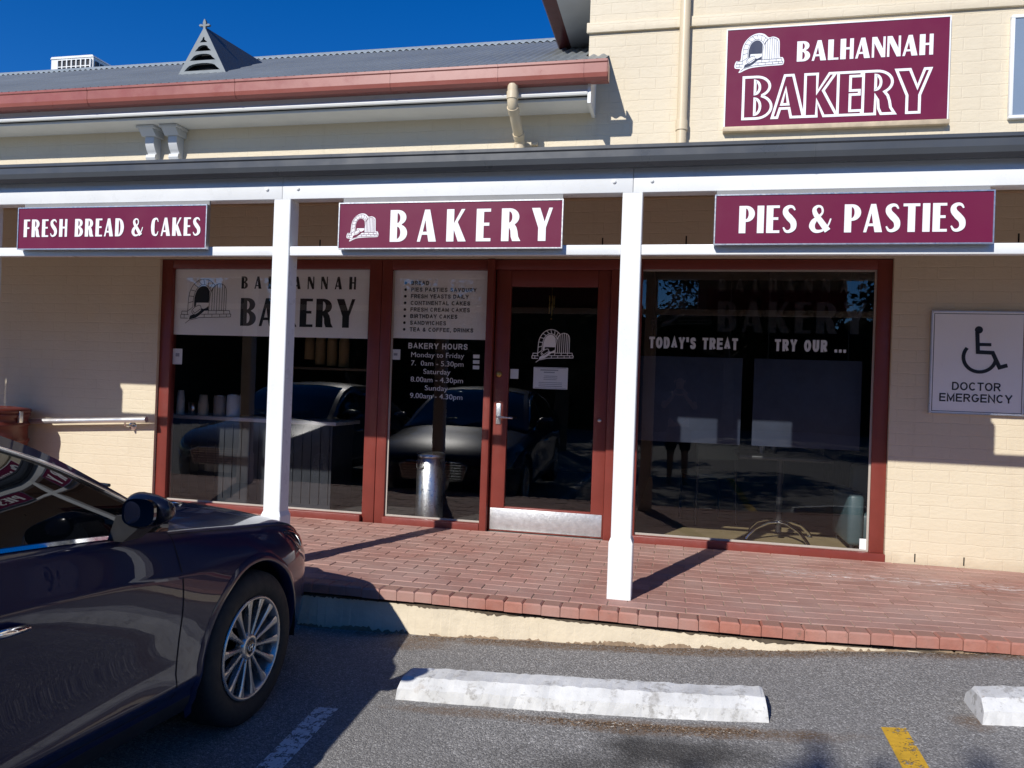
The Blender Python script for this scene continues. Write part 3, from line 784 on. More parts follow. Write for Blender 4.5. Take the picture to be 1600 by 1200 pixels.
# eave: terracotta gutter, fascia, boxed soffit, brackets, downpipe
def gutter_profile(y0, z0, y1, z1):
    return [(y1, z0+.01), (y0+.03, z0), (y0+.008, z0+.02), (y0, z0+.05), (y0, z1-.03), (y0-.008, z1-.022), (y0-.008, z1-.004), (y0+.008, z1), (y0+.014, z1-.02), (y0+.014, z0+.05), (y1, z0+.04)]
mb = MB()
prof = gutter_profile(-.425, 3.445, -.302, 3.595)
mb.prism(prof, 'x', XL, -.585)
mb.prism([(-.425, 3.495), (-.395, 3.445), (-.302, 3.455), (-.302, 3.58), (-.425, 3.585)], 'x', -.588, -.580)
for x in (-7.6, -6.3, -5.02, -3.62, -2.28, -1.42, -.77): mb.prism([(p[0]-.003, p[1]-.002) for p in prof], 'x', x, x+.012)
gut = mb.build('roof_gutter', M['red_gutter'], bld)
mb = MB()
mb.box(XL, -.735, -.300, -.275, 3.375, 3.60)
mb.prism([(-.275, 3.375), (-.325, 3.375), (-.331, 3.388), (-.325, 3.402), (-.300, 3.402)], 'x', XL, -.735)
mb.box(-.737, -.712, -.325, -.001, 3.31, 3.58)
mb.build('fascia', M['white_fascia'], bld)
mb = MB(); mb.box(XL, -.74, -.275, -.001, 3.352, 3.374); mb.build('soffit', M['white_fascia'], bld)
for cx in (-4.64, -4.41):
    mb = MB()
    mb.box(cx-.088, cx+.088, -.17, -.001, 3.325, 3.350, bev=.004)
    mb.prism([(-.001, 3.27), (-.11, 3.27), (-.16, 3.324), (-.001, 3.324)], 'x', cx-.070, cx+.070)
    body = [(-.001, 3.269), (-.095, 3.269)]+crom([(-.098, 3.26), (-.098, 3.21), (-.078, 3.16), (-.058, 3.13), (-.052, 3.095)], 5)[1:]+[(-.001, 3.07)]
    mb.prism(body, 'x', cx-.043, cx+.043)
    mb.prism([(-.052, 3.125), (-.075, 3.118), (-.082, 3.09), (-.07, 3.065), (-.05, 3.065)], 'x', cx-.047, cx+.047)
    mb.build('eave_bracket', M['grey_paint'], bld)
mb = MB()
mb.tube([(-1.30, -.37, 3.455), (-1.30, -.37, 3.33), (-1.30, -.355, 3.30), (-1.30, -.10, 3.155), (-1.30, -.065, 3.125), (-1.30, -.06, 2.72)], .040, 16)
for a, b in (((-1.30, -.37, 3.40), (-1.30, -.37, 3.345)), ((-1.30, -.35, 3.297), (-1.30, -.30, 3.269)), ((-1.30, -.125, 3.17), (-1.30, -.085, 3.147)), ((-1.30, -.06, 3.09), (-1.30, -.06, 3.05))): mb.tube([a, b], .0455, 16)
mb.build('downpipe', M['cream_pipe'], bld)
mb = MB(); mb.box(-1.21, -1.16, -.045, 0, 3.10, 3.125, bev=.004); mb.build('pipe_clip', M['cream_pipe'], bld)
mb = MB()
mb.tube([(-.045, -.048, 5.6), (-.045, -.048, 2.76)], .039, 18)
mb.tube([(-.045, -.048, 3.245), (-.045, -.048, 3.17)], .0455, 18); mb.tube([(-.045, -.048, 4.62), (-.045, -.048, 4.56)], .0455, 18)
mb.build('downpipe', M['cream_pipe'], bld)
# side eave of the taller wing, running back over the lower roof
mb = MB()
mb.box(-1.06, -.781, .0, 4.2, 4.285, 4.30)
mb.build('soffit', M['grey_paint'], bld)
mb = MB()
mb.box(-1.085, -1.061, .0, 4.2, 4.285, 4.46)
mb.prism([(-1.086, 4.30), (-1.175, 4.30), (-1.195, 4.33), (-1.195, 4.43), (-1.18, 4.44), (-1.18, 4.335), (-1.086, 4.335)], 'y', -.02, 4.2)
mb.build('wing_gutter', mk('dark_red_gutter_paint', (.12, .03, .026), .35), bld)
mb = MB()
mb.add([(-1.15, 0, 4.44), (2.6, 0, 6.75), (2.6, 4.2, 6.75), (-1.15, 4.2, 4.44), (6.4, 0, 4.44), (6.4, 4.2, 4.44),
        (-1.15, 0, 4.41), (2.6, 0, 6.72), (2.6, 4.2, 6.72), (-1.15, 4.2, 4.41), (6.4, 0, 4.41), (6.4, 4.2, 4.41)],
       [(0, 1, 2, 3), (1, 4, 5, 2), (6, 9, 8, 7), (7, 8, 11, 10), (0, 6, 7, 1), (1, 7, 10, 4), (0, 3, 9, 6), (2, 5, 11, 8), (3, 2, 8, 9), (4, 10, 11, 5)])
mb.build('wing_roof', M['roofing'], bld)

# ---- shopfront: maroon frames, panes, vinyl and lettering
FY0, FY1, GY = .030, .115, .062                             # frame front and back, glass line
def frame_bars(name, bars, parent, mat=None, bev=.004):
    mb = MB()
    for x0, x1, z0, z1, *yy in bars:
        y0, y1 = yy if yy else (FY0, FY1)
        mb.box(x0, x1, y0, y1, z0, z1, bev=bev)
    return mb.build(name, mat or M['maroon'], parent)
def pane(x0, x1, z0, z1, y, parent):
    mb = MB(); mb.quad((x0, y, z0), (x1, y, z0), (x1, y, z1), (x0, y, z1))
    return mb.build('pane', M['pane'], parent)
ST, SB = .055, -.035
# left window
w1 = frame_bars('shop_window', [(-4.56, -4.452, ST, 2.2), (-4.452, -2.57, 2.125, 2.2), (-4.56, -2.57, SB, ST, -.012, FY1), (-2.57, -2.462, SB, 2.2)], bld)
pane(-4.452, -2.57, ST, 2.125, GY, w1)
mb = MB(); mb.flat([[(-4.450, 1.535), (-2.588, 1.535), (-2.588, 2.122), (-4.450, 2.122)]], GY+.007); mb.build('vinyl_panel', M['vinyl'], w1)
mb = MB(); sign_text(mb, 'BALHANNAH', -3.79, -2.71, 1.952, .108, GY+.0055); mb.build('lettering', M['black'], w1); mb = MB(); sign_text(mb, 'BAKERY', -3.79, -2.71, 1.625, .245, GY+.0055, xs=1.08); mb.build('lettering', M['black'], w1)
logo(-4.40, 1.62, .53, GY+.0062, M['vinyl'], M['black'], .0042, w1, 'dark')
# narrow window with the opening hours
w2 = frame_bars('shop_window', [(-2.458, -2.372, SB, 2.2), (-2.372, -1.54, 2.118, 2.2), (-2.372, -1.54, SB, ST, -.012, FY1), (-1.54, -1.482, SB, 2.2, -.006, FY1+.03)], bld)
pane(-2.372, -1.54, ST, 2.118, GY, w2)
mb = MB(); mb.flat([[(-2.370, 1.547), (-1.548, 1.547), (-1.548, 2.116), (-2.370, 2.116)]], GY+.007); mb.build('vinyl_panel', M['vinyl'], w2)
for i, t in enumerate(['BREAD', 'PIES PASTIES SAVOURY', 'FRESH YEASTS DAILY', 'CONTINENTAL CAKES', 'FRESH CREAM CAKES', 'BIRTHDAY CAKES', 'SANDWICHES', 'TEA & COFFEE, DRINKS']):
    z = 2.006-.0555*i
    mb = MB(); block_text(mb, t, -2.212, -2.212+[.155, .565, .50, .515, .515, .41, .315, .55][i], z-.012, .0335, GY+.005, .19, .80)
    mb.flat([[(-2.262+.0115*math.cos(a), z+.004+.0115*math.sin(a)) for a in np.linspace(0, 2*math.pi, 14)[:-1]]], GY+.005)
    mb.build('lettering', M['black'], w2)
for t, z, h, wd, bd in (('BAKERY HOURS', 1.462, .048, .515, .02), ('Monday to Friday', 1.392, .044, .46, .0), ('7.  0am - 5.30pm', 1.322, .044, .455, .0), ('Saturday', 1.254, .044, .235, .0), ('8.00am - 4.30pm', 1.186, .044, .455, .0), ('Sunday', 1.118, .044, .20, .0), ('9.00am - 4.30pm', 1.050, .044, .455, .0)):
    mb = MB()
    if t.isupper(): block_text(mb, t, -1.962-wd/2, -1.962+wd/2, z, h, GY+.005, .19, .78)
    else: q = sans(t, -1.962-wd/2, z, h, GY+.005, None, None, bold=bd, width=wd); mb.add(q.v, q.f)
    mb.build('lettering', M['grey_letter'], w2)
# door
DY = .06
door = frame_bars('door', [(-1.474, -1.350, .0, 2.118, .05, .095), (-.647, -.545, .0, 2.118, .05, .095), (-1.350, -.647, 1.985, 2.118, .05, .095), (-1.350, -.647, .0, .200, .05, .095)], bld)
pane(-1.350, -.647, .200, 1.985, .072, door)
mb = MB(); mb.box(-1.462, -.556, .0455, .0495, .012, .186, bev=.0015); mb.build('kick_plate', M['kick'], door)
mb = MB()
mb.box(-1.440, -1.400, .040, .0495, .865, 1.035, bev=.003)
mb.tube([(-1.42, .045, .925), (-1.42, -.005, .925), (-1.405, -.012, .925), (-1.29, -.012, .922)], .0085, 10)
mb.lathe([(.017, -.006), (.017, 0)], (-1.42, .04, .925), 16, axis='y')
mb.build('handle', M['alu'], door)
mb = MB(); mb.lathe([(0, .030), (.018, .030), (.024, .036), (.026, .0495)], (-1.428, 0, 1.270), 24, axis='y'); mb.build('lock', M['brass'], door)
mb = MB(); mb.lathe([(0, .03), (.012, .03), (.016, .0495)], (-.60, 0, .93), 16, axis='y'); mb.build('door_stop', M['alu'], door)
logo(-1.175, 1.365, .355, .0685, M['signwhite'], M['signwhite'], .0055, door, 'light')
frame_bars('door_frame', [(-.543, -.425, SB, 2.118, FY0, FY1), (-1.482, -.425, 2.119, 2.2), (-1.482, -.543, 2.06, 2.118, .096, .13)], bld)
mb = MB(); mb.box(-1.481, -.544, -.075, .12, -.03, -.006, bev=.003); mb.build('door_step', mk('worn_threshold', (.48, .45, .41), .5, metal=.3, var=.2, vs=20), bld)
# right window
w3 = frame_bars('shop_window', [(-.424, -.30, SB, 2.2), (-.30, 1.398, 2.125, 2.2), (-.424, 1.50, SB, ST, -.012, FY1), (1.398, 1.499, ST, 2.2)], bld)
pane(-.30, 1.398, ST, 2.125, GY, w3)
mb = MB()
for b in ((-.30, 1.398, ST, ST+.014), (1.384, 1.398, ST+.014, 2.111), (-.30, 1.398, 2.111, 2.125)): mb.box(b[0], b[1], GY-.010, GY-.001, b[2], b[3])
mb.build('glazing_bead', mk('pale_putty_bead', (.42, .38, .33), .6), w3)
mb = MB(); mb.box(-4.45, -2.572, GY-.010, GY-.001, ST, ST+.013); mb.build('glazing_bead', MATS['pale_putty_bead'], w1)
mb = MB(); mb.box(-2.370, -1.542, GY-.010, GY-.001, ST, ST+.013); mb.box(-2.370, -2.356, GY-.010, GY-.001, ST+.013, 2.11); mb.build('glazing_bead', MATS['pale_putty_bead'], w2)
mb = MB(); sign_text(mb, 'BALHANNAH', .275, 1.335, 1.958, .098, GY+.0035); mb.build('lettering', M['black'], w3); mb = MB(); sign_text(mb, 'BAKERY', .275, 1.335, 1.650, .235, GY+.0035, xs=1.06); mb.build('lettering', M['black'], w3)
logo(-.24, 1.64, .48, GY+.0035, M['black'], M['black'], .0045, w3, 'dark')
for t, a, b_ in (("TODAY'S TREAT", -.236, .431), ('TRY OUR ...', .70, 1.205)):
    mb = MB(); block_text(mb, t, a, b_, 1.512, .090, GY+.0035, .22, .42); mb.build('lettering', M['grey_letter'], w3)
mb = MB(); mb.box(1.34, 1.385, GY-.008, GY-.0005, ST+.014, ST+.09); mb.build('corner_film', M['vinyl'], w3)
# weep holes and joints at the foot of the right wall
for x in (1.70, 2.02): MB().box(x-.004, x+.004, -.0015, .0, .015, .075).build('weep_hole', M['hole'], bld)
for x, z in ((-3.02, 2.33), (-.62, 2.33), (.02, 2.34), (1.86, 2.34), (-4.1, 2.30), (2.3, 2.34)): MB().box(x-.0055, x+.0055, -.0015, 0, z-.035, z+.035).build('wall_vent_slot', M['hole'], bld)

# ------------------------------------------------------------------ verandah
ver = thing('verandah', (-2.45, -1.6, 0), 'white timber verandah on square posts along the bakery front', 'verandah')
PX = [-6.86, -4.70, -2.45, -.288, 1.877, 4.04]
for px in PX:
    mb = MB()
    h = .0565
    rings = [(h+.011, 0.0), (h+.011, .315), (h, .345), (h, 2.2895)]
    vs = []
    c = .004
    for r_, z in rings:
        for sx_, sy_2 in ((-1, -1), (1, -1), (1, 1), (-1, 1)):
            for k in ((0, 1), (1, 0)) if sx_*sy_2 > 0 else ((1, 0), (0, 1)):
                vs.append((px+sx_*(r_-c*k[1] if False else r_-c*k[0]), -1.603+sy_2*(r_-c*(1-k[0])), z))
    n = 8
    fs = [(i*n+k, i*n+(k+1) % n, (i+1)*n+(k+1) % n, (i+1)*n+k) for i in range(len(rings)-1) for k in range(n)]
    fs += [tuple(range(n))[::-1], tuple(range((len(rings)-1)*n, len(rings)*n))]
    mb.add(vs, fs); mb.move((0, 0, float(zp(px, -1.6))))
    mb.v = [(a, b_, min(cc, 2.2895)) for a, b_, cc in mb.v]
    mb.build('post', M['white'], ver)
joins = [XL, -2.452, -.287, XR]
for a, b_ in zip(joins[:-1], joins[1:]):
    mb = MB(); mb.box(a+.001, b_-.001, -1.658, -1.562, 2.290, 2.472, bev=.004); mb.build('beam', M['white'], ver)
ex = [XL]+PX+[XR]
for i in range(len(ex)-1):
    a = ex[i]+(.0567 if i else 0); b_ = ex[i+1]-(.0567 if i < len(ex)-2 else 0)
    mb = MB(); mb.box(a, b_, -1.650, -1.604, 1.940, 1.998, bev=.004); mb.build('rail', M['white'], ver)
for px in (-2.45, -.288):
    for d in (-.105, .105):
        mb = MB(); mb.lathe([(0, -.010), (.007, -.0085), (.011, -.004), (.012, 0)], (px+d, -1.658, 2.352), 14, axis='y'); mb.build('bolt_head', M['white'], ver)
mb = MB()
prof = gutter_profile(-1.752, 2.418, -1.660, 2.535)
mb.prism(prof, 'x', XL, XR)
for x in (-5.4, .655, 3.6): mb.prism([(p[0]-.002, p[1]-.001) for p in prof], 'x', x, x+.006)
mb.build('verandah_gutter', M['dark_gutter'], ver)
mb = MB()
mb.prism([(-1.700, 2.515), (-.001, 2.845), (-.001, 2.865), (-1.700, 2.535)], 'x', XL, XR)
mb.build('verandah_roof', M['roofing'], ver)
mb = MB()
x = XL+.3
while x < XR:
    mb.prism([(-1.561, 2.44), (-.001, 2.745), (-.001, 2.84), (-1.561, 2.537)], 'x', x, x+.045); x += .9
mb.prism([(-1.690, 2.505), (-.001, 2.833), (-.001, 2.843), (-1.690, 2.513)], 'x', XL+.01, XR-.01)  # ceiling lining added in this tan to bounce warm light onto the wall
mb.prism([(-.05, 2.66), (-.001, 2.66), (-.001, 2.74), (-.05, 2.73)], 'x', XL, XR)
mb.build('rafters', M['verandah_under'], ver)

# ------------------------------------------------------------------ signs
def batten(t, x0, x1, z0):
    mb = MB(); mb.box(x0, x1, -1.656, -1.642, z0, 2.2895); mb.build('hanging_batten', mk('dull_grey_batten', (.22, .22, .22), .6), t)
def board(name, x0, x1, z0, z1, yf, yb, label, cat, mat, group=None, border=.0065, frame=True):
    t = thing(name, ((x0+x1)/2, yb, z0), label, cat, group)
    mb = MB(); mb.box(x0+border, x1-border, yf, yb, z0+border, z1-border); mb.build('panel', mat, t)
    if frame:
        mb = MB()
        for b in ((x0, x1, z0, z0+border), (x0, x1, z1-border, z1), (x0, x0+border, z0+border, z1-border), (x1-border, x1, z0+border, z1-border)): mb.box(b[0], b[1], yf-.004, yb, b[2], b[3])
        mb.build('frame', M['alu'], t)
    return t
g3 = 'maroon signs on the verandah rail'
s1 = board('shop_sign', -4.372, -2.948, 1.976, 2.258, -1.694, -1.659, 'long maroon board on the verandah reading FRESH BREAD & CAKES', 'sign', M['sign'], g3)
mb = MB(); sign_text(mb, 'FRESH BREAD & CAKES', -4.322, -2.990, 2.060, .117, -1.6965, xs=.94); mb.build('lettering', M['signwhite'], s1)
s2 = board('shop_sign', -2.050, -.674, 1.970, 2.252, -1.694, -1.659, 'maroon verandah board above the door with oven emblem and BAKERY', 'sign', M['sign'], g3)
mb = MB(); sign_text(mb, 'BAKERY', -1.716, -.734, 2.013, .190, -1.6965, xs=1.0); mb.build('lettering', M['signwhite'], s2)
logo(-1.995, 2.018, .205, -1.6955, M['signwhite'], M['sign'], .0016, s2, 'sign')
s3 = board('shop_sign', .160, 1.538, 1.985, 2.260, -1.694, -1.659, 'maroon verandah board reading PIES & PASTIES above the right window', 'sign', M['sign'], g3)
mb = MB(); sign_text(mb, 'PIES & PASTIES', .290, 1.405, 2.048, .148, -1.6965, xs=1.0); mb.build('lettering', M['signwhite'], s3)
s0 = board('shop_sign', -6.803, -5.55, 1.976, 2.258, -1.694, -1.659, 'blank maroon board at the far left end of the verandah', 'sign', M['sign'], g3)  # inferred from its shadow; unseen left end and batten added to block sun
for t_, a_, b_, z_ in ((s0, -6.79, -5.56, 2.2), (s1, -4.36, -2.96, 2.2), (s2, -2.04, -.684, 2.2), (s3, .17, 1.528, 2.2)): batten(t_, a_, b_, z_)
s4 = board('wall_sign', .266, 1.813, 3.178, 3.930, -.030, 0, 'large maroon BALHANNAH BAKERY sign with white outlined letters high on the wing wall', 'sign', M['sign'], border=.009, frame=False)
mb = MB(); mb.box(.266, 1.813, -.034, 0, 3.9215, 3.931); mb.box(.266, .2745, -.034, 0, 3.187, 3.921); mb.box(1.8045, 1.813, -.034, 0, 3.187, 3.921); mb.build('frame', M['signwhite'], s4)
mb = MB(); mb.box(.262, 1.817, -.052, 0, 3.150, 3.186, bev=.003); mb.build('timber_ledge', mk('weathered_cream_timber', (.50, .40, .27), .6, var=.2, vs=12), s4)
logo(.330, 3.596, .355, -.0315, M['signwhite'], M['navy'], .0024, s4, 'sign')
mb = MB(); sign_text(mb, 'BALHANNAH', .775, 1.700, 3.657, .150, -.0325, xs=1.08); mb.build('lettering', M['signwhite'], s4); mb = MB()
sign_text(mb, 'BAKERY', .402, 1.690, 3.246, .312, -.0325, outline=.019, xs=1.14); mb.build('lettering', M['signwhite'], s4)
s5 = board('wall_sign', 2.200, 3.60, 3.178, 3.905, -.030, 0, 'pale blue-grey board with white frame beside the large bakery sign', 'sign', mk('blue_grey_board', (.20, .255, .33), .18, var=.04), border=.022, frame=False)
mb = MB()
for b in ((2.2, 3.6, 3.178, 3.2), (2.2, 3.6, 3.883, 3.905), (2.2, 2.222, 3.2, 3.883), (3.578, 3.6, 3.2, 3.883)): mb.box(b[0], b[1], -.038, 0, b[2], b[3], bev=.003)
mb.build('frame', M['white'], s5)
# doctor / accessible parking sign
s6 = board('parking_sign', 1.750, 2.362, 1.091, 1.822, -.026, 0, 'white wheelchair symbol sign reading DOCTOR EMERGENCY on the brick wall', 'sign', mk('white_sign_enamel', (.90, .90, .90), .35, var=.02), border=.006)
mb = MB()
for b in ((1.768, 2.344, 1.107, 1.1105), (1.768, 2.344, 1.8005, 1.804), (1.768, 1.7715, 1.1105, 1.8005), (2.3405, 2.344, 1.1105, 1.8005)): mb.box(b[0], b[1], -.0275, -.0262, b[2], b[3])
yq = -.0275
mb.flat([[(2.058+.026*math.cos(a), 1.690+.026*math.sin(a)) for a in np.linspace(0, 2*math.pi, 20)[:-1]]], yq)
mb.ribbon([(2.048, 1.675), (2.056, 1.533), (2.150, 1.530), (2.196, 1.428), (2.246, 1.444)], .027, yq)
mb.ribbon([(2.052, 1.587), (2.140, 1.587)], .022, yq-.0004)
mb.ribbon(arc(2.068, 1.497, .104, .104, 142, 352, 26), .024, yq-.0008)
mb.build('symbol', M['black'], s6)
for t, a, b_, z in (('DOCTOR', 1.897, 2.208, 1.260), ('EMERGENCY', 1.817, 2.283, 1.178)):
    mb = MB(); block_text(mb, t, a, b_, z, .058, yq, .165, .80); mb.build('lettering', M['black'], s6)
for x, z in ((1.759, 1.100), (2.353, 1.100), (1.759, 1.813), (2.353, 1.813)):
    mb = MB(); mb.lathe([(0, -.034), (.005, -.033), (.0065, -.030)], (x, 0, z), 10, axis='y'); mb.build('screw', M['steel'], s6)

# ------------------------------------------------------------------ fittings on the left wall
hr = thing('handrail', (-5.3, -.09, .75), 'stainless handrail fixed to the cream wall beside the left window', 'handrail')
mb = MB()
mb.tube([(-7.6, -.095, .60), (-5.76, -.095, .702), (-4.60, -.095, .768), (-4.570, -.095, .770)], .025, 18); mb.build('tube', mk('satin_rail_steel', (.72, .72, .72), .38, metal=.8, var=.05), hr)
for x, z in ((-4.785, .758), (-6.6, .656)):
    mb = MB()
    mb.tube([(x, -.095, z-.02), (x, -.095, z-.05), (x+.004, -.06, z-.058), (x+.006, -.012, z-.058)], .008, 10)
    mb.lathe([(0, -.016), (.030, -.014), (.038, -.006), (.040, 0)], (x+.006, 0, z-.058), 24, axis='y')
    mb.build('bracket', M['chrome'], hr)
bin_m = mk('rust_red_bin_paint', (.105, .018, .012), .42, var=.12, vs=5, spot=((.10, .03, .02), 9, .66))
lb = thing('litter_bin', (-5.965, -.310, 0), 'rust red ribbed drum bin on the pavement by the handrail', 'bin')
mb = MB()
pr = [(.262, 0)]
for k in range(5):
    z = .10+.145*k; pr += [(.268, z-.02), (.282, z-.008), (.282, z+.008), (.268, z+.02)]
pr += [(.268, .74), (.285, .752), (.285, .775), (.275, .79)]
mb.lathe(pr, (-5.965, -.310, 0), 48); mb.build('drum', bin_m, lb)
mb = MB(); mb.lathe([(.275, .781), (.290, .785), (.292, .81), (.285, .818), (.17, .832), (.165, .80), (.16, .55), (0, .55)], (-5.965, -.310, 0), 48); mb.build('lid', bin_m, lb)
mb = MB(); mb.box(-5.69, -5.665, -.33, -.29, .70, .80, bev=.003); mb.build('latch', M['steel'], lb)

# roof-top air conditioner
ac = thing('air_conditioner', (-8.25, 3.1, 4.5), 'white evaporative air conditioner standing behind the roof ridge', 'air conditioner')
mb = MB(); mb.box(-8.54, -7.87, 2.85, 3.25, 4.4, 5.425); 
mb.build('base', M['white_fascia'], ac)
mb = MB(); mb.prism([(-8.55, 5.426), (-7.86, 5.426), (-7.88, 5.455), (-8.53, 5.455)], 'y', 2.84, 3.26); mb.build('lid', M['white_fascia'], ac)
mb = MB()
for (x0, x1) in ((-8.42, -7.90),):
    mb.box(x0, x1, 2.842, 2.849, 5.02, 5.40, 1)
    for x in np.linspace(x0, x1, 8): mb.box(x-.009, x+.009, 2.825, 2.842, 5.02, 5.40)
    for z in np.linspace(5.02, 5.40, 5): mb.box(x0, x1, 2.826, 2.8415, z-.006, z+.006)
for y_ in np.linspace(2.88, 3.16, 4): mb.box(-7.869, -7.855, y_, y_+.06, 5.05, 5.38, 1)
mb.build('grille', [M['white_fascia'], M['plastic']], ac)

# ------------------------------------------------------------------ concrete wheel stops
def wheel_stop(x0, x1, yf, label):
    xm = (x0+x1)/2; z0 = float(za(xm, yf))
    t = MB()
    n = 60; vs = []
    prof = [(0, -.02), (.010, .062), (.055, .108), (.165, .112), (.205, .065), (.215, -.02)]
    for i in range(n+1):
        u = i/n; x = x0+(x1-x0)*u
        e = min(1, u*n/1.2, (1-u)*n/1.2)
        for k, (py, pz) in enumerate(prof):
            jx = random.uniform(-.004, .004); 
            end = 0 if 0 < i < n else (.014*(pz/.12) if i == 0 else -.014*(pz/.12))
            vs.append((x+end+jx*.3, yf+py+random.uniform(-.003, .003)+.004*math.sin(x*3+k), float(za(x, yf))+.84*pz*(.93+.07*e)+random.uniform(-.003, .003)))
    m_ = len(prof)
    fs = [(i*m_+k, (i+1)*m_+k, (i+1)*m_+k+1, i*m_+k+1) for i in range(n) for k in range(m_-1)]
    fs += [tuple(range(m_)), tuple(range(n*m_, (n+1)*m_))[::-1]]
    t.add(vs, fs)
    o = t.build('wheel_stop', M['stop'])
    return tag(o, label, 'wheel stop', 'concrete wheel stops in the car park')
wheel_stop(-1.222, .412, -2.672, 'long worn white concrete wheel stop between the two bay lines')
wheel_stop(1.222, 2.84, -2.625, 'white concrete wheel stop cut off at the right edge beyond the yellow line')

# ------------------------------------------------------------------ sedan
CAR_L = 4.86
HUB_S, HUB_H, RT = .905, .325, .327                          # front axle: distance behind the nose, height; tyre radius
REAR_S = 3.74
def car_paint(name, col):
    mt, nt, b = nodes(name)
    b.inputs['Base Color'].default_value = (*col, 1)
    b.inputs['Roughness'].default_value = .35
    b.inputs['Metallic'].default_value = .0
    b.inputs['Specular IOR Level'].default_value = .15
    b.inputs['Coat Weight'].default_value = 1.0
    b.inputs['Coat Roughness'].default_value = .004
    b.inputs['Coat IOR'].default_value = 1.40
    vo = nt.nodes.new('ShaderNodeTexVoronoi'); vo.inputs['Scale'].default_value = 900; lnk(nt, objc(nt), vo.inputs['Vector'])
    sp = nt.nodes.new('ShaderNodeSeparateColor'); lnk(nt, vo.outputs['Color'], sp.inputs[0])
    c = mixc(nt, mth(nt, 'MULTIPLY', ramp(nt, sp.outputs[0], [(.7, 0.), (1., 1.)]), .5), col, tuple(min(1, x*2.4+.004) for x in col))
    dust = ramp(nt, noise(nt, objc(nt), 6, 6, .7), [(.5, 0.), (.85, .015)])
    c = mixc(nt, dust, c, (.16, .14, .12))
    lnk(nt, c, b.inputs['Base Color'])
    return mt
navy_paint = car_paint('midnight_blue_car_paint', (.0022, .0062, .034))
def W_of(s): return pch([0, .05, .14, .28, .45, .65, .93, 1.6, 2.5, 3.4, 3.8, 4.3, 4.6, 4.75, 4.86], [.50, .615, .715, .80, .855, .892, .912, .912, .914, .912, .905, .87, .81, .74, .60], s)
def HB_of(s): return pch([0, .05, .14, .28, .45, .65, .93, 1.25, 1.5, 1.8, 2.3, 3, 3.6, 4.2, 4.6, 4.78, 4.86], [.60, .66, .705, .748, .785, .815, .848, .887, .915, .950, .985, 1.01, 1.03, 1.04, 1.03, .99, .90], s)
def HS_of(s): return pch([0, .2, .7, 1.5, 3.2, 4.2, 4.86], [.27, .22, .20, .19, .20, .25, .36], s)
TT = np.array([0, .03, .07, .11, .145, .165, .185, .205, .23, .28, .34, .40, .46, .52, .58, .64, .70, .74, .765, .78, .79, .80, .815, .84, .87, .90, .93, .955, .975, 1.0])
pd = pch([0, .07, .145, .185, .205, .3, .45, .6, .74, .785, .80, .87, .93, .975, 1.], [.895, .945, .962, .990, 1.001, .983, .984, .994, 1.0, 1.0, .995, .975, .960, .945, .920], TT)   # doors
pf = pch([0, .07, .2, .4, .6, .75, .85, .93, .97, 1.], [.93, .96, .985, 1.0, 1.0, .985, .965, .935, .915, .885], TT)                                    # front and rear wings
QQ = np.array([0, .02, .05, .09, .14, .2, .28, .36, .45, .55, .65, .75, .85, .93, 1.0])[1:]
def section(s):
    W, hb, hs = float(W_of(s)), float(HB_of(s)), float(HS_of(s))
    k = float(np.clip((s-.95)/.75, 0, 1)); k = k*k*(3-2*k)
    k2 = float(np.clip((4.3-s)/.8, 0, 1)); k2 = k2*k2*(3-2*k2)
    pr = pd*k*k2+pf*(1-k*k2)
    w = W*pr; h = hs+(hb-hs)*TT
    rise = float(pch([0, .1, .4, .93, 1.35, 4.0, 4.4, 4.86], [.02, .035, .06, .085, .10, .06, .055, .02], s))
    wq = w[-1]*(1-QQ); hq = hb+rise*(1-(1-QQ)**2.6)
    return np.concatenate([w, wq]), np.concatenate([h, hq])
SS = np.unique(np.round(np.concatenate([np.linspace(0, .3, 16), np.linspace(.3, 1.6, 66), np.linspace(1.6, 3.2, 50), np.linspace(3.2, 4.3, 52), np.linspace(4.3, CAR_L, 24)]), 4))
NV = len(TT)+len(QQ)
GW = np.array([section(s) for s in SS])                     # (n, 2, NV)
GS = np.repeat(SS[:, None], NV, 1); GWd = GW[:, 0, :].copy(); GH = GW[:, 1, :].copy()
NOSE = .93
def toP(s, w, h): return np.stack([w, NOSE-s, h], -1)
# bow the nose and tail in plan so that they are rounded
def bow(S, Wd):
    f = np.clip(1-S/.55, 0, 1)**2; r_ = np.clip((S-4.45)/.41, 0, 1)**2
    return S+f*.0+.16*f*(Wd/.9)**2-.10*r_*(Wd/.9)**2
ARCH = .372
gs2, gh2 = GS.copy(), GH.copy()
keep = np.ones((len(SS)-1, NV-1), bool)
for cs in (HUB_S, REAR_S):
    d = np.hypot(GS-cs, GH-HUB_H); ins = d < ARCH
    side = np.arange(NV)[None, :] < len(TT)
    ins &= side
    full = ins[:-1, :-1] & ins[1:, :-1] & ins[1:, 1:] & ins[:-1, 1:]
    keep &= ~full
    near = ins & ((d > .001))
    f = np.where(near, ARCH/np.maximum(d, .05), 1)
    use = np.zeros_like(ins)
    kf = keep & ~full
    use[:-1, :-1] |= kf; use[1:, :-1] |= kf; use[1:, 1:] |= kf; use[:-1, 1:] |= kf
    f = np.where(use & ins, f, 1)
    gs2 = np.where(f != 1, cs+(GS-cs)*f, gs2); gh2 = np.where(f != 1, HUB_H+(GH-HUB_H)*f, gh2)
PG = toP(bow(gs2, GWd), GWd, gh2)                           # surface points, right-hand side
P0 = toP(bow(GS, GWd), GWd, GH)
du = np.gradient(P0, axis=0); dv = np.gradient(P0, axis=1)
NG = np.cross(dv, du); NG /= np.linalg.norm(NG, axis=-1, keepdims=True)+1e-12
NG[:, -1, 0] = 0; NG /= np.linalg.norm(NG, axis=-1, keepdims=True)+1e-12
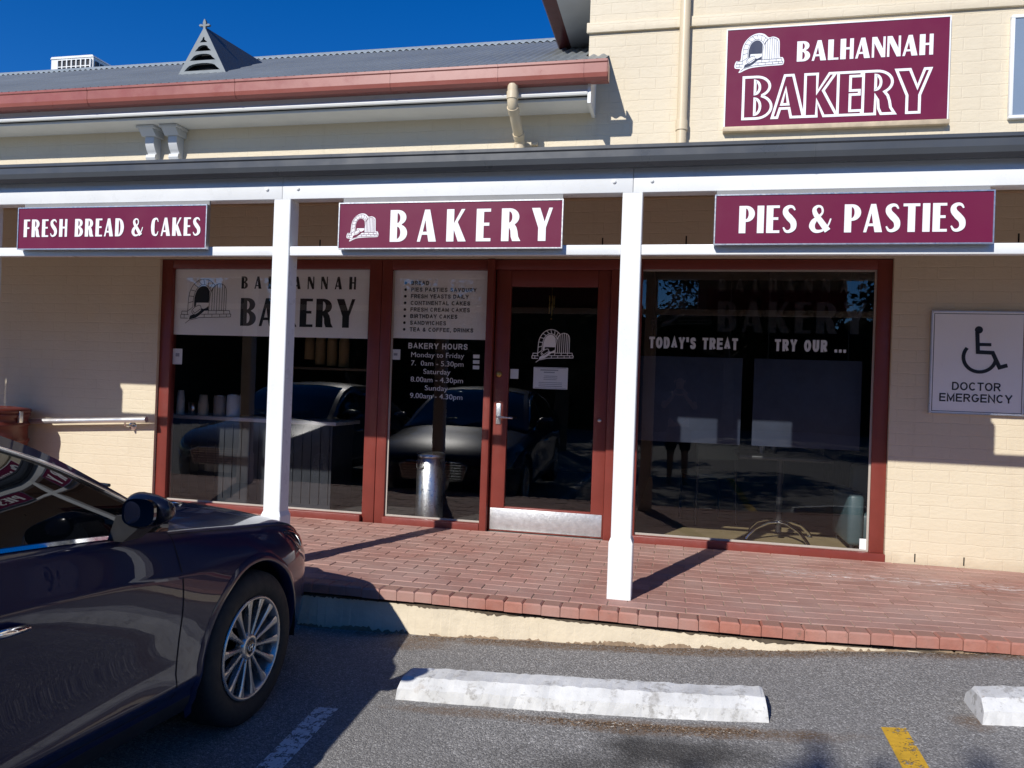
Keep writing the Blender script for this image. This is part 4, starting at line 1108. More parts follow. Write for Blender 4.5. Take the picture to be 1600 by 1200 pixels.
if NG[100, 15, 0] < 0: NG = -NG
def surf(s, t):
    """point and normal on the side of the car; t is 0 at the sill, 1 at the belt"""
    i = np.interp(s, SS, range(len(SS))); j = np.interp(t, TT, range(len(TT)))
    i0, j0 = int(min(i, len(SS)-2)), int(min(j, NV-2)); a, b_ = i-i0, j-j0
    g = lambda A: A[i0, j0]*(1-a)*(1-b_)+A[i0+1, j0]*a*(1-b_)+A[i0, j0+1]*(1-a)*b_+A[i0+1, j0+1]*a*b_
    return g(P0), g(NG)
def grid_part(name, mask, mat, parent, flip_sides=(1, -1)):
    mb = MB(); nrm = []
    for sd in flip_sides:
        idx = {}
        for i, j in zip(*np.nonzero(mask)):
            q = []
            for a, b_ in ((i, j), (i+1, j), (i+1, j+1), (i, j+1)):
                if (a, b_) not in idx:
                    idx[(a, b_)] = len(mb.v); p = PG[a, b_]; n = NG[a, b_]
                    mb.v.append((p[0]*sd, p[1], p[2])); nrm.append((n[0]*sd, n[1], n[2]))
                q.append(idx[(a, b_)])
            if sd < 0: q = q[::-1]
            mb.f.append(tuple(q)); mb.mi.append(0); mb.sm.append(True); mb.tone.append(.5)
    # face the outside
    a, b_, c = (np.array(mb.v[k]) for k in mb.f[0][:3])
    if np.dot(np.cross(b_-a, c-a), nrm[mb.f[0][0]]) < 0: mb.f = [f[::-1] for f in mb.f]
    return mb.build(name, mat, parent, world=False, normals=nrm)

def seam(parent, name, pts, w=.0055, off=.0014, sd=1, mat=None, lift=None):
    """dark shut line or bright trim strip lying on the bodywork along (s, t) points"""
    mb = MB(); P = [surf(*q) for q in pts]; n = len(P); vs = []
    for i in range(n):
        p, nn = P[i]; t = (P[min(i+1, n-1)][0]-P[max(i-1, 0)][0]); t = t/np.linalg.norm(t)
        b_ = np.cross(nn, t); b_ /= np.linalg.norm(b_)
        for k in (-1, 1):
            v = p+nn*off+b_*k*w/2; vs.append((v[0]*sd, v[1], v[2]))
    mb.add(vs, [(2*i, 2*i+1, 2*i+3, 2*i+2)[::sd] for i in range(n-1)], 0, True)
    return mb.build(name, mat or M['hole'], parent, world=False)

# greenhouse: rail curve (top edge of the side glass) and centre line
RS_ = [1.36, 1.50, 1.62, 1.96, 2.3, 2.7, 3.2, 3.7, 4.05, 4.35, 4.5]
RH = [.925, 1.00, 1.075, 1.262, 1.375, 1.420, 1.415, 1.345, 1.225, 1.09, 1.045]
RW = [.825, .80, .775, .705, .650, .620, .612, .630, .665, .715, .74]
CS = [1.16, 1.36, 1.62, 1.96, 2.35, 2.8, 3.3, 3.75, 4.1, 4.4, 4.55]
CH = [.985, 1.06, 1.17, 1.315, 1.435, 1.468, 1.455, 1.385, 1.255, 1.11, 1.06]
def car(root, paint, plate=True):
    mats = paint
    jm = np.arange(NV-1)[None, :]; im = SS[:-1][:, None]+0*jm
    side = jm < len(TT)-1
    inD1 = side & (im >= 1.42) & (im < 2.45) & (jm >= 4); inD2 = side & (im >= 2.45) & (im < 3.60) & (jm >= 4)
    hood = (~side) & (im >= .10) & (im < 1.36)
    rock = side & (jm < 3) & (im > 1.2) & (im < 3.5)
    body = grid_part('body', keep & ~inD1 & ~inD2 & ~hood & ~rock, paint, root)
    for sd in (1, -1): grid_part('sill', keep & rock, M['plastic'], root, (sd,))
    grid_part('bonnet', keep & hood, paint, root)
    for sd in (1, -1):
        d1 = grid_part('door', keep & inD1, paint, root, (sd,))
        d2 = grid_part('door', keep & inD2, paint, root, (sd,))
        for d, a, b_, hs_ in ((d1, 1.425, 2.45, 2.21), (d2, 2.45, 3.60, 3.36)):
            curve = [(a, 1.0), (a-.002, .9), (a-.012, .6), (a-.0, .35), (a+.005, .145)] if a < 2 else [(a, 1.0), (a, .6), (a, .145)]
            seam(d, 'shut_line', crom(curve, 6), sd=sd)
            p, nn = surf(hs_, .735)
            mb = MB()
            mb.tube([(p[0]+.002, p[1]+.105, p[2]-.012), (p[0]+.035, p[1]+.075, p[2]-.004), (p[0]+.042, p[1], p[2]+.004), (p[0]+.035, p[1]-.075, p[2]+.008), (p[0]+.002, p[1]-.105, p[2]+.006)], [.009, .012, .013, .012, .009], 10)
            mb.v = [(x*sd, y_, z) for x, y_, z in mb.v]
            mb.build('handle', M['chrome'], d, world=False)
        seam(body, 'shut_line', [(3.60, 1.0), (3.585, .8), (3.50, .62)], sd=sd)
        seam(body, 'shut_line', [(s, .147) for s in np.linspace(1.5, 3.3, 24)], sd=sd)
        seam(body, 'belt_trim', [(s, .992) for s in np.linspace(1.66, 4.25, 50)], w=.016, off=.004, sd=sd, mat=M['chrome'])
        seam(body, 'shut_line', [(s, .987) for s in np.linspace(.42, 1.42, 36)], w=.005, sd=sd)
        # arch lip
        for cs in (HUB_S, REAR_S):
            mb = MB(); vs = []; n = 40; cnt = 0
            for k in range(n+1):
                a = R(-24+228*k/n)
                row = []
                for rr, off in ((ARCH+.034, .001), (ARCH+.020, .006), (ARCH+.004, .007), (ARCH-.004, .001), (ARCH-.004, -.05)):
                    s_, h_ = cs-rr*math.cos(a), HUB_H+rr*math.sin(a)
                    hb, hs = float(HB_of(s_)), float(HS_of(s_)); t = np.clip((h_-hs)/(hb-hs), 0, 1)
                    p, nn = surf(s_, t); row.append((( p[0]+off)*sd, p[1], h_))
                vs += row
            fs = [(k*5+j, k*5+j+1, k*5+j+6, k*5+j+5) for k in range(n) for j in range(4)]
            if sd < 0: fs = [f[::-1] for f in fs]
            mb.add(vs, fs, 0, True); mb.build('arch_lip', paint, body, world=False)
            mb = MB(); mb.lathe([(ARCH+.02, -.29), (ARCH+.0, -.05), (ARCH+.0, -.02)], (0, 0, 0), 40, axis='x'); mb.lathe([(0, -.30), (ARCH+.02, -.29)], (0, 0, 0), 40, axis='x')
            mb.v = [((.90+x)*sd, NOSE-cs+y_, HUB_H+z) for x, y_, z in mb.v]
            mb.f, mb.mi, mb.sm, mb.tone = (list(q) for q in zip(*[(f, a_, b_, c_) for f, a_, b_, c_ in zip(mb.f, mb.mi, mb.sm, mb.tone) if min(mb.v[k][2] for k in f) > .235]))
            mb.build('arch_liner', M['plastic'], body, world=False)
        # headlight on the corner of the nose
        def patch(name, corners, mat, off, nu=14, nv=8, par=None):
            c00, c10, c11, c01 = [np.array(c) for c in corners]
            mb = MB(); vs = []; nn_ = []
            for j in range(nv+1):
                for i in range(nu+1):
                    u, v = i/nu, j/nv
                    st = c00*(1-u)*(1-v)+c10*u*(1-v)+c11*u*v+c01*(1-u)*v
                    p, nn = surf(*st); e = off if 0 < i < nu and 0 < j < nv else -.001
                    q = p+nn*e; vs.append((q[0]*sd, q[1], q[2]))
            fs = [(j*(nu+1)+i, j*(nu+1)+i+1, (j+1)*(nu+1)+i+1, (j+1)*(nu+1)+i) for j in range(nv) for i in range(nu)]
            a, b_, c = (np.array(vs[k]) for k in fs[0][:3])
            if np.cross(b_-a, c-a)[0]*sd+np.cross(b_-a, c-a)[1]*.5 < 0: fs = [f[::-1] for f in fs]
            mb.add(vs, fs, 0, True)
            return mb.build(name, mat, par or root, world=False)
        hl = patch('headlight', [(.05, .60), (.44, .80), (.60, .955), (.03, .92)], M['lamp'], .006)
        patch('lamp_trim', [(.045, .575), (.45, .775), (.44, .80), (.05, .60)], M['chrome'], .004, par=hl, nv=3)
        patch('tail_light', [(4.50, .62), (4.84, .60), (4.84, .90), (4.40, .93)], M['tail'], .006)
        patch('fog_light', [(.03, .20), (.16, .20), (.17, .31), (.03, .31)], M['lamp'], .004)
        # wheels
        for cs in (HUB_S, REAR_S):
            wh = bpy.data.objects.new('wheel', None); scene.collection.objects.link(wh); wh.parent = root
            wh.location = (.885*sd, NOSE-cs, HUB_H); ORG[wh.name] = Vector((0, 0, 0))
            ms = lambda mb: mb if sd > 0 else flipx(mb)
            mb = MB()
            mb.lathe([(.214, -.20), (.30, -.205), (.322, -.185), (RT, -.15), (RT, -.05), (.322, -.015), (.305, .004), (.275, .012), (.240, .010), (.221, -.001), (.216, -.012)], (0, 0, 0), 64, axis='x')
            for g_ in (-.07, -.10, -.13): pass
            ms(mb).build('tyre', M['rubber'], wh, world=False)
            mb = MB()
            mb.lathe([(.242, .002), (.238, .008), (.230, .008), (.224, .0), (.217, -.02), (.208, -.17), (.238, -.19)], (0, 0, 0), 64, axis='x')
            for k in range(14):
                a = 2*math.pi*(k+.25)/14
                T = Matrix.Rotation(a, 4, 'X')
                q = []
                for r_, hw, xf_, xb in ((.050, .0085, -.012, -.045), (.12, .0085, -.006, -.035), (.185, .0135, .000, -.022), (.229, .0245, .004, -.012)):
                    q += [(xf_-.0035, -hw, r_), (xf_, -hw*.45, r_), (xf_, hw*.45, r_), (xf_-.0035, hw, r_), (xb, hw*.8, r_), (xb, -hw*.8, r_)]
                fs = [(i*6+j, i*6+(j+1) % 6, (i+1)*6+(j+1) % 6, (i+1)*6+j) for i in range(3) for j in range(6)]
                mb.add([T @ Vector(v) for v in q], fs, 0, False)
            mb.lathe([(.063, -.045), (.063, -.014), (.054, -.008), (.034, -.004), (.034, -.010), (0, -.010)], (0, 0, 0), 40, axis='x')
            for k in range(5):
                a = 2*math.pi*(k+.5)/5
                mb.lathe([(.015, -.045), (.015, -.013), (.012, -.010)], (0, .062*math.cos(a), .062*math.sin(a)), 12, axis='x')
            mb.v = [(a_, b_*.905, c_*.905) for a_, b_, c_ in mb.v]
            ms(mb).build('rim', M['alloy'], wh, world=False)
            mb = MB()
            mb.lathe([(0, -.004), (.026, -.0045), (.032, -.008), (.032, -.012)], (0, 0, 0), 32, axis='x', mi=0)
            oval = [(-.0030, .024*math.cos(a), .0155*math.sin(a)) for a in np.linspace(0, 2*math.pi, 28)[:-1]]
            mb.tube(oval, .0016, 8, 1, closed=True)
            for sl_ in (-1, 1): mb.tube([(-.0030, sl_*.0085-.003, -.011), (-.0030, sl_*.007, 0), (-.0030, sl_*.0085+.003, .011)], .0019, 8, 1)
            mb.tube([(-.0028, -.007, -.002), (-.0026, 0, 0), (-.0028, .007, .002)], .0016, 8, 1)
            ms(mb).build('hub_cap', [M['plastic'], M['chrome']], wh, world=False)
            mb = MB(); mb.lathe([(.07, -.10), (.155, -.10), (.155, -.122), (.07, -.122)], (0, 0, 0), 48, axis='x'); mb.lathe([(0, -.16), (.20, -.165)], (0, 0, 0), 40, axis='x', mi=1)
            mb.box(-.135, -.07, -.16, -.08, -.07, .09, 0, bev=.008)
            ms(mb).build('brake_disc', [M['disc'], M['hole']], wh, world=False)
        # mirror
        mb = MB()
        bm = bmesh.new(); bmesh.ops.create_icosphere(bm, subdivisions=4, radius=1)
        for v in bm.verts:
            x, y_, z = v.co
            e = lambda t, p: math.copysign(abs(t)**p, t)
            x, y_, z = e(x, .75), e(y_, .9), e(z, .72)
            y_ = min(y_, 1)*(.085 if y_ > 0 else .045)*(1-.25*x)
            fw = max(0., y_/.085)
            v.co = (x*.098-.02*fw, y_*1.2+.022*x*-1.0, z*(.058-.015*x)*(1-.35*fw)+.008*x-.014*fw)
        mb.bm(bm, 0, True); mb.move((.995, NOSE-1.72, 1.040)); mb.v = [(x*sd, y_, z) for x, y_, z in mb.v]
        if sd < 0: mb.f = [f[::-1] for f in mb.f]
        mir = mb.build('mirror', M['mirror_shell'], root, world=False)
        mb = MB(); mb.prism([(.86, .935), (.92, .935), (.99, .995), (.99, 1.02), (.89, 1.02)], 'y', NOSE-1.75, NOSE-1.66); mb.v = [(x*sd, y_, z) for x, y_, z in mb.v]; mb.build('mirror_arm', M['plastic'], mir, world=False)
        mb = MB(); mb.tube([(.89*sd, NOSE-1.652, 1.048), (.99*sd, NOSE-1.632, 1.054), (1.08*sd, NOSE-1.672, 1.064), (1.107*sd, NOSE-1.72, 1.065)], .0035, 8); mb.build('indicator_strip', M['chrome'], mir, world=False)
        mb = MB(); gp = [(.990+.079*math.copysign(abs(math.cos(a))**.7, math.cos(a)), (1.040+.045*math.copysign(abs(math.sin(a))**.7, math.sin(a)))+.008*math.cos(a)) for a in np.linspace(0, 2*math.pi, 33)[:-1]]; mb.prism(gp, 'y', -.006, .006); mb.v = [(x, NOSE-1.765+y_-.27*(x-.99), z) for x, y_, z in mb.v]; mb.v = [(x*sd, y_, z) for x, y_, z in mb.v]; mb.build('mirror_glass', M['mirror'], mir, world=False)
        # side glass with pillars
        n = 90; ss = np.linspace(1.40, 4.42, n)
        rh, rw = pch(RS_, RH, ss), pch(RS_, RW, ss)
        bw = np.array([section(s)[0][len(TT)-1] for s in ss])-.008; bh = HB_of(ss)+.002
        K = 15; KB = 3
        V = np.zeros((n, K, 3))
        for k in range(K):
            u = k/(K-1)
            V[:, k] = np.stack([(bw*(1-u)+rw*u+.020*np.sin(np.pi*u)*np.clip((rh-bh)/.3, 0, 1)), NOSE-ss, np.maximum(bh*(1-u)+rh*u, bh)], -1)
        V[:, :, 0] *= sd
        def strip(name, mat, sel, par, off=0.0):
            mb = MB(); ids = {}
            for i in range(n-1):
                for k in range(K-1):
                    if not sel(.5*(ss[i]+ss[i+1]), k): continue
                    q = []
                    for a, b_ in ((i, k), (i+1, k), (i+1, k+1), (i, k+1)):
                        if (a, b_) not in ids: ids[(a, b_)] = len(mb.v); mb.v.append((V[a, b_, 0]+off*sd, V[a, b_, 1], V[a, b_, 2]))
                        q.append(ids[(a, b_)])
                    q = q[::-1] if sd > 0 else q
                    mb.f.append(tuple(q)); mb.mi.append(0); mb.sm.append(True); mb.tone.append(.5)
            return mb.build(name, mat, par, world=False)
        A, Bp, Cc = 1.62, 2.45, 3.66
        strip('side_window', M['car_glass_d'], lambda s, k: s < Bp-.045 and k < K-KB, root)
        strip('side_window', M['car_glass_d'], lambda s, k: Bp+.045 < s < 3.98 and k < K-KB, root)
        strip('pillar', M['plastic'], lambda s, k: k < K-KB and (Bp-.05 < s < Bp+.05 or s > 3.97), root, .001)
        strip('roof_rail', paint, lambda s, k: k >= K-KB, root, .002)
        # rail: chrome strip, dark seal and painted pillar band
        mb = MB(); pts = [(V[i, K-KB, 0]+.004*sd, V[i, K-KB, 1], V[i, K-KB, 2]) for i in range(6, n-8)]
        mb.tube(pts, .008, 8); mb.build('window_trim', M['chrome'], root, world=False)
        mb = MB(); pts = [(V[i, K-KB, 0]+.003*sd, V[i, K-KB, 1], V[i, K-KB, 2]-.016) for i in range(6, n-8)]
        mb.tube(pts, .006, 6); mb.build('window_seal', M['plastic'], root, world=False)
    # roof, windscreen, rear window: from rail to centre line
    n = 120; ss = np.linspace(1.18, 4.50, n); K = 25
    rh = pch(RS_, RH, ss); rw = pch(RS_, RW, ss); ch = pch(CS, CH, ss)
    first = RS_[0]
    V = np.zeros((n, K, 3)); 
    for i, s in enumerate(ss):
        if s < first:
            f = max(0.0, (s-1.18)/(first-1.18)); wmax = .825*math.sqrt(f)
            he = float(pch([1.18, first], [.985, .925], s))
            rw[i], rh[i] = max(wmax, .01), he
        for k in range(K):
            u = -1+2*k/(K-1)
            V[i, k] = (rw[i]*u, NOSE-s, rh[i]+(ch[i]-rh[i])*(1-abs(u)**3.0))
    def top(name, mat, sel, dz=0.0, par=None):
        mb = MB(); ids = {}
        for i in range(n-1):
            for k in range(K-1):
                u = abs(-1+2*(k+.5)/(K-1))
                if not sel(.5*(ss[i]+ss[i+1]), u): continue
                q = []
                for a, b_ in ((i, k), (i+1, k), (i+1, k+1), (i, k+1)):
                    if (a, b_) not in ids: ids[(a, b_)] = len(mb.v); p = V[a, b_]; mb.v.append((p[0], p[1], p[2]+dz))
                    q.append(ids[(a, b_)])
                mb.f.append(tuple(q[::-1])); mb.mi.append(0); mb.sm.append(True); mb.tone.append(.5)
        return mb.build(name, mat, par or root, world=False)
    ws = lambda s, u: s < 2.30 and u < .91
    rwn = lambda s, u: s > 3.62 and u < .88
    top('roof', paint, lambda s, u: not ws(s, u) and not rwn(s, u))
    wsn = top('windscreen', M['car_glass_d'], ws, -.004)
    top('rear_window', M['car_glass_d'], rwn, -.004)
    mb = MB()
    for sx in (-1, 1): mb.tube([(sx*.08, NOSE-1.20, .998), (sx*.30, NOSE-1.32, 1.055), (sx*.30+.25, NOSE-1.40, 1.06)], .007, 6)
    mb.build('wiper', M['plastic'], wsn, world=False)
    # nose: closing face, grille, badge, plate, lower intake; underside
    i0 = 0
    mb = MB(); vs = []
    for j in range(NV-1):
        for x in (1, .5, 0, -.5, -1): vs.append((PG[0, j, 0]*x, PG[0, j, 1]+.05*(1-x*x)*(1-abs(2*j/NV-.75)), PG[0, j, 2]))
    mb.add(vs, [(j*5+k, (j+1)*5+k, (j+1)*5+k+1, j*5+k+1) for j in range(NV-2) for k in range(4)], 0, True)
    nose = mb.build('front_bumper', paint, root, world=False)
    mb = MB()
    mb.prism([(-.33, .44), (.33, .44), (.39, .60), (.30, .64), (-.30, .64), (-.39, .60)], 'y', NOSE-.02, NOSE+.045, 1)
    for z in np.linspace(.465, .615, 6): mb.box(-.36, .36, NOSE+.046, NOSE+.056, z-.006, z+.006)
    mb.tube([(x, NOSE+.05, z) for x, z in ((-.33, .44), (.33, .44), (.39, .60), (.30, .64), (-.30, .64), (-.39, .60))], .010, 8, closed=True)
    mb.build('grille', [M['chrome'], M['plastic']], root, world=False)
    mb = MB(); mb.prism([(-.45, .235), (.45, .235), (.40, .325), (-.40, .325)], 'y', NOSE-.04, NOSE+.03); mb.build('air_intake', M['plastic'], root, world=False)
    mb = MB(); mb.box(-.186, .186, NOSE+.055, NOSE+.063, .345, .437, bev=.004); mb.build('number_plate', M['signwhite'], root, world=False)
    mb = MB(); vs = []
    for j in range(NV-1):
        for x in (1, .5, 0, -.5, -1): vs.append((PG[-1, j, 0]*x, PG[-1, j, 1]-.03*(1-x*x), PG[-1, j, 2]))
    mb.add(vs, [(j*5+k+1, (j+1)*5+k+1, (j+1)*5+k, j*5+k) for j in range(NV-2) for k in range(4)], 0, True)
    mb.build('rear_bumper', paint, root, world=False)
    mb = MB(); mb.box(-.80, .80, NOSE-4.4, NOSE-.70, .20, .26); mb.box(-.56, .56, NOSE-4.3, NOSE-.5, .26, .60); mb.box(-.70, .70, NOSE-3.2, NOSE-1.5, .26, .80); mb.build('underbody', M['hole'], root, world=False)
    return root
def flipx(mb):
    mb.v = [(-x, y_, z) for x, y_, z in mb.v]; mb.f = [f[::-1] for f in mb.f]; return mb
M['mirror_shell'] = mk('dark_navy_mirror_shell', (.004, .005, .012), .22, spec=.4)
M['lamp'] = mk('smoked_lamp_lens', (.035, .035, .04), .05, coat=1.0)
M['tail'] = mk('red_lamp_lens', (.25, .01, .01), .08, coat=1.0)
M['mirror'] = mk('mirror_silver', (.13, .14, .17), .02, metal=1.0, var=.0)
mt, nt, b = nodes('dark_car_window'); b.inputs['Base Color'].default_value = (.006, .007, .007, 1); b.inputs['Roughness'].default_value = .01; b.inputs['IOR'].default_value = 1.52; b.inputs['Coat Weight'].default_value = .6; b.inputs['Coat Roughness'].default_value = .0; M['car_glass_d'] = mt
CARX, CARY = -2.66, -2.98
CARZ = float(za(-1.8, -3.0))
sedan = thing('parked_car', (CARX, CARY, CARZ), 'midnight blue sedan parked nose in to the kerb at the left', 'car', 'cars parked in front of the bakery', R(0.0))
car(sedan, navy_paint)
sedan.rotation_euler = (R(-.6), 0, R(-1.6))
other = copy_tree(sedan)
other.location = (-5.55, -3.35, float(za(-5, -3.3)))
other['label'] = 'graphite grey sedan parked beyond the midnight blue one'
silver = car_paint('graphite_car_paint', (.055, .058, .062))
def repaint(o):
    for ch in o.children:
        if ch.type == 'MESH' and any(mt_ == navy_paint for mt_ in ch.data.materials):
            ch.data = ch.data.copy()
            for i, mt_ in enumerate(ch.data.materials):
                if mt_ == navy_paint: ch.data.materials[i] = silver
        repaint(ch)
repaint(other)

# ------------------------------------------------------------------ inside the shop, seen through the glass
FZ = -.03
wood = mk('dark_counter_wood', (.10, .065, .04), .5, var=.2, vs=8)
ct = thing('counter', (-3.9, .8, FZ), 'pale topped serving counter behind the left window', 'counter')
mb = MB(); mb.box(-4.85, -3.05, .50, 1.05, .755, .79, bev=.004); mb.build('top', mk('pale_laminate', (.48, .48, .48), .3), ct)
mb = MB(); mb.box(-4.85, -3.10, .54, 1.0, FZ, .754)
for x in np.arange(-4.84, -3.11, .09): mb.box(x, x+.006, .532, .54, .02, .74)
mb.build('front_panel', mk('blue_grey_panel', (.016, .019, .026), .5, var=.1), ct)
paper_cup = mk('paper_cup_cream', (.55, .47, .36), .6, var=.05)
def cup_stack(x, y, z, r, n, dz, label, cat='cup stack', mat=paper_cup, group=None, h=.10, flip=True):
    t = MB()
    for k in range(n):
        b = z+k*dz
        if flip: t.lathe([(r, b), (r+.003, b+.004), (r, b+.008), (r*.74, b+h), (0, b+h)], (x, y, 0), 22)
        else: t.lathe([(0, b), (r*.74, b), (r, b+h-.006), (r+.003, b+h-.003), (r, b+h)], (x, y, 0), 22)
    o = t.build('cup_stack', mat); return tag(o, label, cat, group)
cup_stack(-4.485, .60, .79, .050, 9, .0125, 'stack of cream paper cups on the counter beside the steel tumbler', group='cup stacks in the shop')
cup_stack(-4.735, .60, .79, .038, 10, .015, 'tall narrow stack of pale cups at the counter end by the window frame', group='cup stacks in the shop', mat=M['paper'])
for i, (x, n, zt) in enumerate(((-3.72, 12, 1.38), (-3.60, 16, 1.33), (-3.47, 17, 1.32), (-3.34, 17, 1.31))):
    cup_stack(x, 1.25, zt, .052, n, .0150, ['short', 'second', 'third', 'last'][i]+' stack of brown takeaway cups on the high shelf, counting from the post', group='takeaway cups on the high shelf', mat=mk('kraft_cup', (.34, .24, .13), .6))
sh = thing('shelf', (-3.4, 1.3, 1.3), 'dark shelf high in the shop carrying brown takeaway cups', 'shelf')
mb = MB(); mb.box(-3.95, -2.95, 1.12, 1.42, 1.275, 1.30, bev=.003); mb.build('board', wood, sh)
mb = MB()
for x in (-3.9, -3.0): mb.box(x-.015, x+.015, 1.15, 1.18, .79 if x < -3.5 else FZ, 1.275)
mb.build('upright', M['plastic'], sh)
def lathe_thing(name, prof, c, mat, label, cat, lid=None, group=None):
    o = MB().lathe(prof, c, 32).build(name, mat); tag(o, label, cat, group)
    if lid: l_ = MB().lathe(lid, c, 32).build('lid', M['steel'], o)
    return o
lathe_thing('tumbler', [(0, 0), (.036, 0), (.040, .125), (.037, .125), (.033, .01)], (-4.60, .60, .79), M['steel'], 'shiny steel tumbler on the counter', 'tumbler')
lathe_thing('canister', [(0, 0), (.058, 0), (.060, .006), (.060, .185), (.054, .192)], (-4.305, .60, .79), mk('grey_canister', (.26, .25, .24), .4), 'dull grey canister on the counter', 'canister', [(.056, .193), (.056, .203), (.02, .206), (0, .206)], 'canisters on the counter')
lathe_thing('canister', [(0, 0), (.062, 0), (.064, .006), (.064, .20), (.058, .207)], (-4.16, .60, .79), mk('pale_blue_canister', (.52, .58, .62), .4), 'pale blue canister on the counter', 'canister', [(.060, .208), (.060, .218), (.02, .221), (0, .221)], 'canisters on the counter')
pb = thing('pedal_bin', (-2.115, .46, FZ), 'tall stainless steel bin standing behind the narrow window', 'bin')
MB().lathe([(.122, .03), (.122, .55), (.116, .555)], (-2.115, .46, FZ), 48).build('drum', M['steel'], pb)
MB().lathe([(.124, .556), (.126, .565), (.124, .588), (.11, .597), (0, .602)], (-2.115, .46, FZ), 48).build('lid', M['steel'], pb)
MB().lathe([(.126, 0), (.126, .03)], (-2.115, .46, FZ), 48).build('foot_ring', M['plastic'], pb)
MB().tube([(-2.20, .362, .50), (-2.205, .345, .47), (-2.20, .335, .44), (-2.17, .33, .435), (-2.14, .335, .44), (-2.135, .35, .47), (-2.14, .352, .50)], .005, 8).build('handle', M['plastic'], pb)
for (x0, x1, lab) in ((-.315, .476, 'left'), (.562, 1.335, 'right')):
    mb = MB(); mb.box(x0, x1, .13, .15, .785, 1.455, bev=.003)
    o = mb.build('menu_board', M['board']); tag(o, "blank blue-black board hung under "+("TODAY'S TREAT" if lab == 'left' else 'TRY OUR')+' in the right window', 'board', 'blank boards in the right window')
    mb = MB()
    for x in (x0+.1, x1-.1): mb.tube([(x, .14, 1.456), (x, .14, 2.74)], .0025, 6)
    mb.build('cord', M['plastic'], o)
def cafe_table(x, y, label):
    t = thing('cafe_table', (x, y, FZ), label, 'table', 'cafe tables')
    mb = MB(); mb.box(x-.36, x+.36, y-.33, y+.33, .655, .685, bev=.006); mb.build('tabletop', M['plastic'], t)
    MB().tube([(x, y, .03), (x, y, .655)], .026, 16).build('pedestal', M['plastic'], t)
    for k in range(4):
        a = R(35+90*k); d = lambda r_: (x+r_*math.cos(a), y+r_*math.sin(a))
        leg = MB().tube([(*d(.02), .115), (*d(.12), .112), (*d(.24), .075), (*d(.32), .015), (*d(.345), -.012)], [.018, .017, .015, .014, .016], 12).build('leg', M['chrome'], t)
        MB().lathe([(0, 0), (.022, 0), (.022, .014), (0, .016)], (*d(.345), FZ), 16).build('foot', M['plastic'], leg)
    return t
cafe_table(.86, .78, 'black topped cafe table with a chrome star base behind the right window')
def chair(x, y, rz, label):
    t = thing('cafe_chair', (x, y, FZ), label, 'chair', 'cafe chairs', rz)
    c, s = math.cos(rz), math.sin(rz)
    def put(mb, name, mat): return mb.build(name, mat, t, world=False)
    mb = MB(); mb.box(-.20, .20, -.20, .20, .43, .47, bev=.012); put(mb, 'seat', M['teal'])
    mb = MB(); mb.box(-.20, .20, .185, .22, .60, .84, bev=.012); put(mb, 'backrest', M['teal'])
    for a, b, h in ((-.185, -.185, .43), (.185, -.185, .43), (-.185, .20, .84), (.185, .20, .84)):
        put(MB().tube([(a*1.06, b*1.06, 0), (a, b, .44), (a, b, h)], .011, 10), 'leg', M['plastic'])
    return t
M['teal'] = mk('teal_vinyl', (.055, .09, .10), .45)
arm = thing('armchair', (1.55, .72, FZ), 'grey-teal upholstered armchair close to the right jamb of the window', 'armchair')
MB().box(1.36, 1.92, .48, 1.02, FZ+.06, .27, bev=.03).build('seat', M['teal'], arm)
MB().box(1.33, 1.45, .42, 1.05, FZ+.05, .43, bev=.035).build('armrest', M['teal'], arm)
MB().box(1.46, 1.92, .93, 1.08, .28, .62, bev=.04).build('backrest', M['teal'], arm)
for a_, b_ in ((1.37, .46), (1.90, .50), (1.37, 1.02), (1.90, 1.02)): MB().tube([(a_, b_, FZ), (a_, b_, FZ+.06)], .016, 10).build('leg', M['plastic'], arm)
chair(.30, 1.45, R(200), 'teal vinyl cafe chair in the dim room behind the star-base table')
for x, y, lab in ((.70, .72, 'left'), (.80, .80, 'right')):
    lathe_thing('shaker', [(0, 0), (.022, 0), (.024, .06), (.018, .075), (.018, .09), (0, .095)], (x, y, .685), M['vinyl'] if lab == 'left' else M['steel'], ('white' if lab == 'left' else 'steel')+' shaker on the black cafe table', 'shaker', group='shakers on the cafe table')
ch = thing('wind_chime', (-1.073, .40, 1.75), 'small brass wind chime hanging inside the door glass', 'wind chime')
MB().tube([(-1.073, .40, 2.75), (-1.073, .40, 1.96)], .0015, 6).build('cord', M['brass'], ch)
for k in range(5):
    a = 2*math.pi*k/5; MB().tube([(-1.073+.022*math.cos(a), .40+.022*math.sin(a), 1.955), (-1.073+.022*math.cos(a), .40+.022*math.sin(a), 1.955-.10-.018*k)], .005, 8).build('chime_tube', M['brass'], ch)
MB().tube([(-1.073, .40, 1.96), (-1.073, .40, 1.77)], .0012, 6).lathe([(0, 0), (.009, .004), (.009, .012), (0, .016)], (-1.073, .40, 1.752), 12).build('clapper', M['brass'], ch)
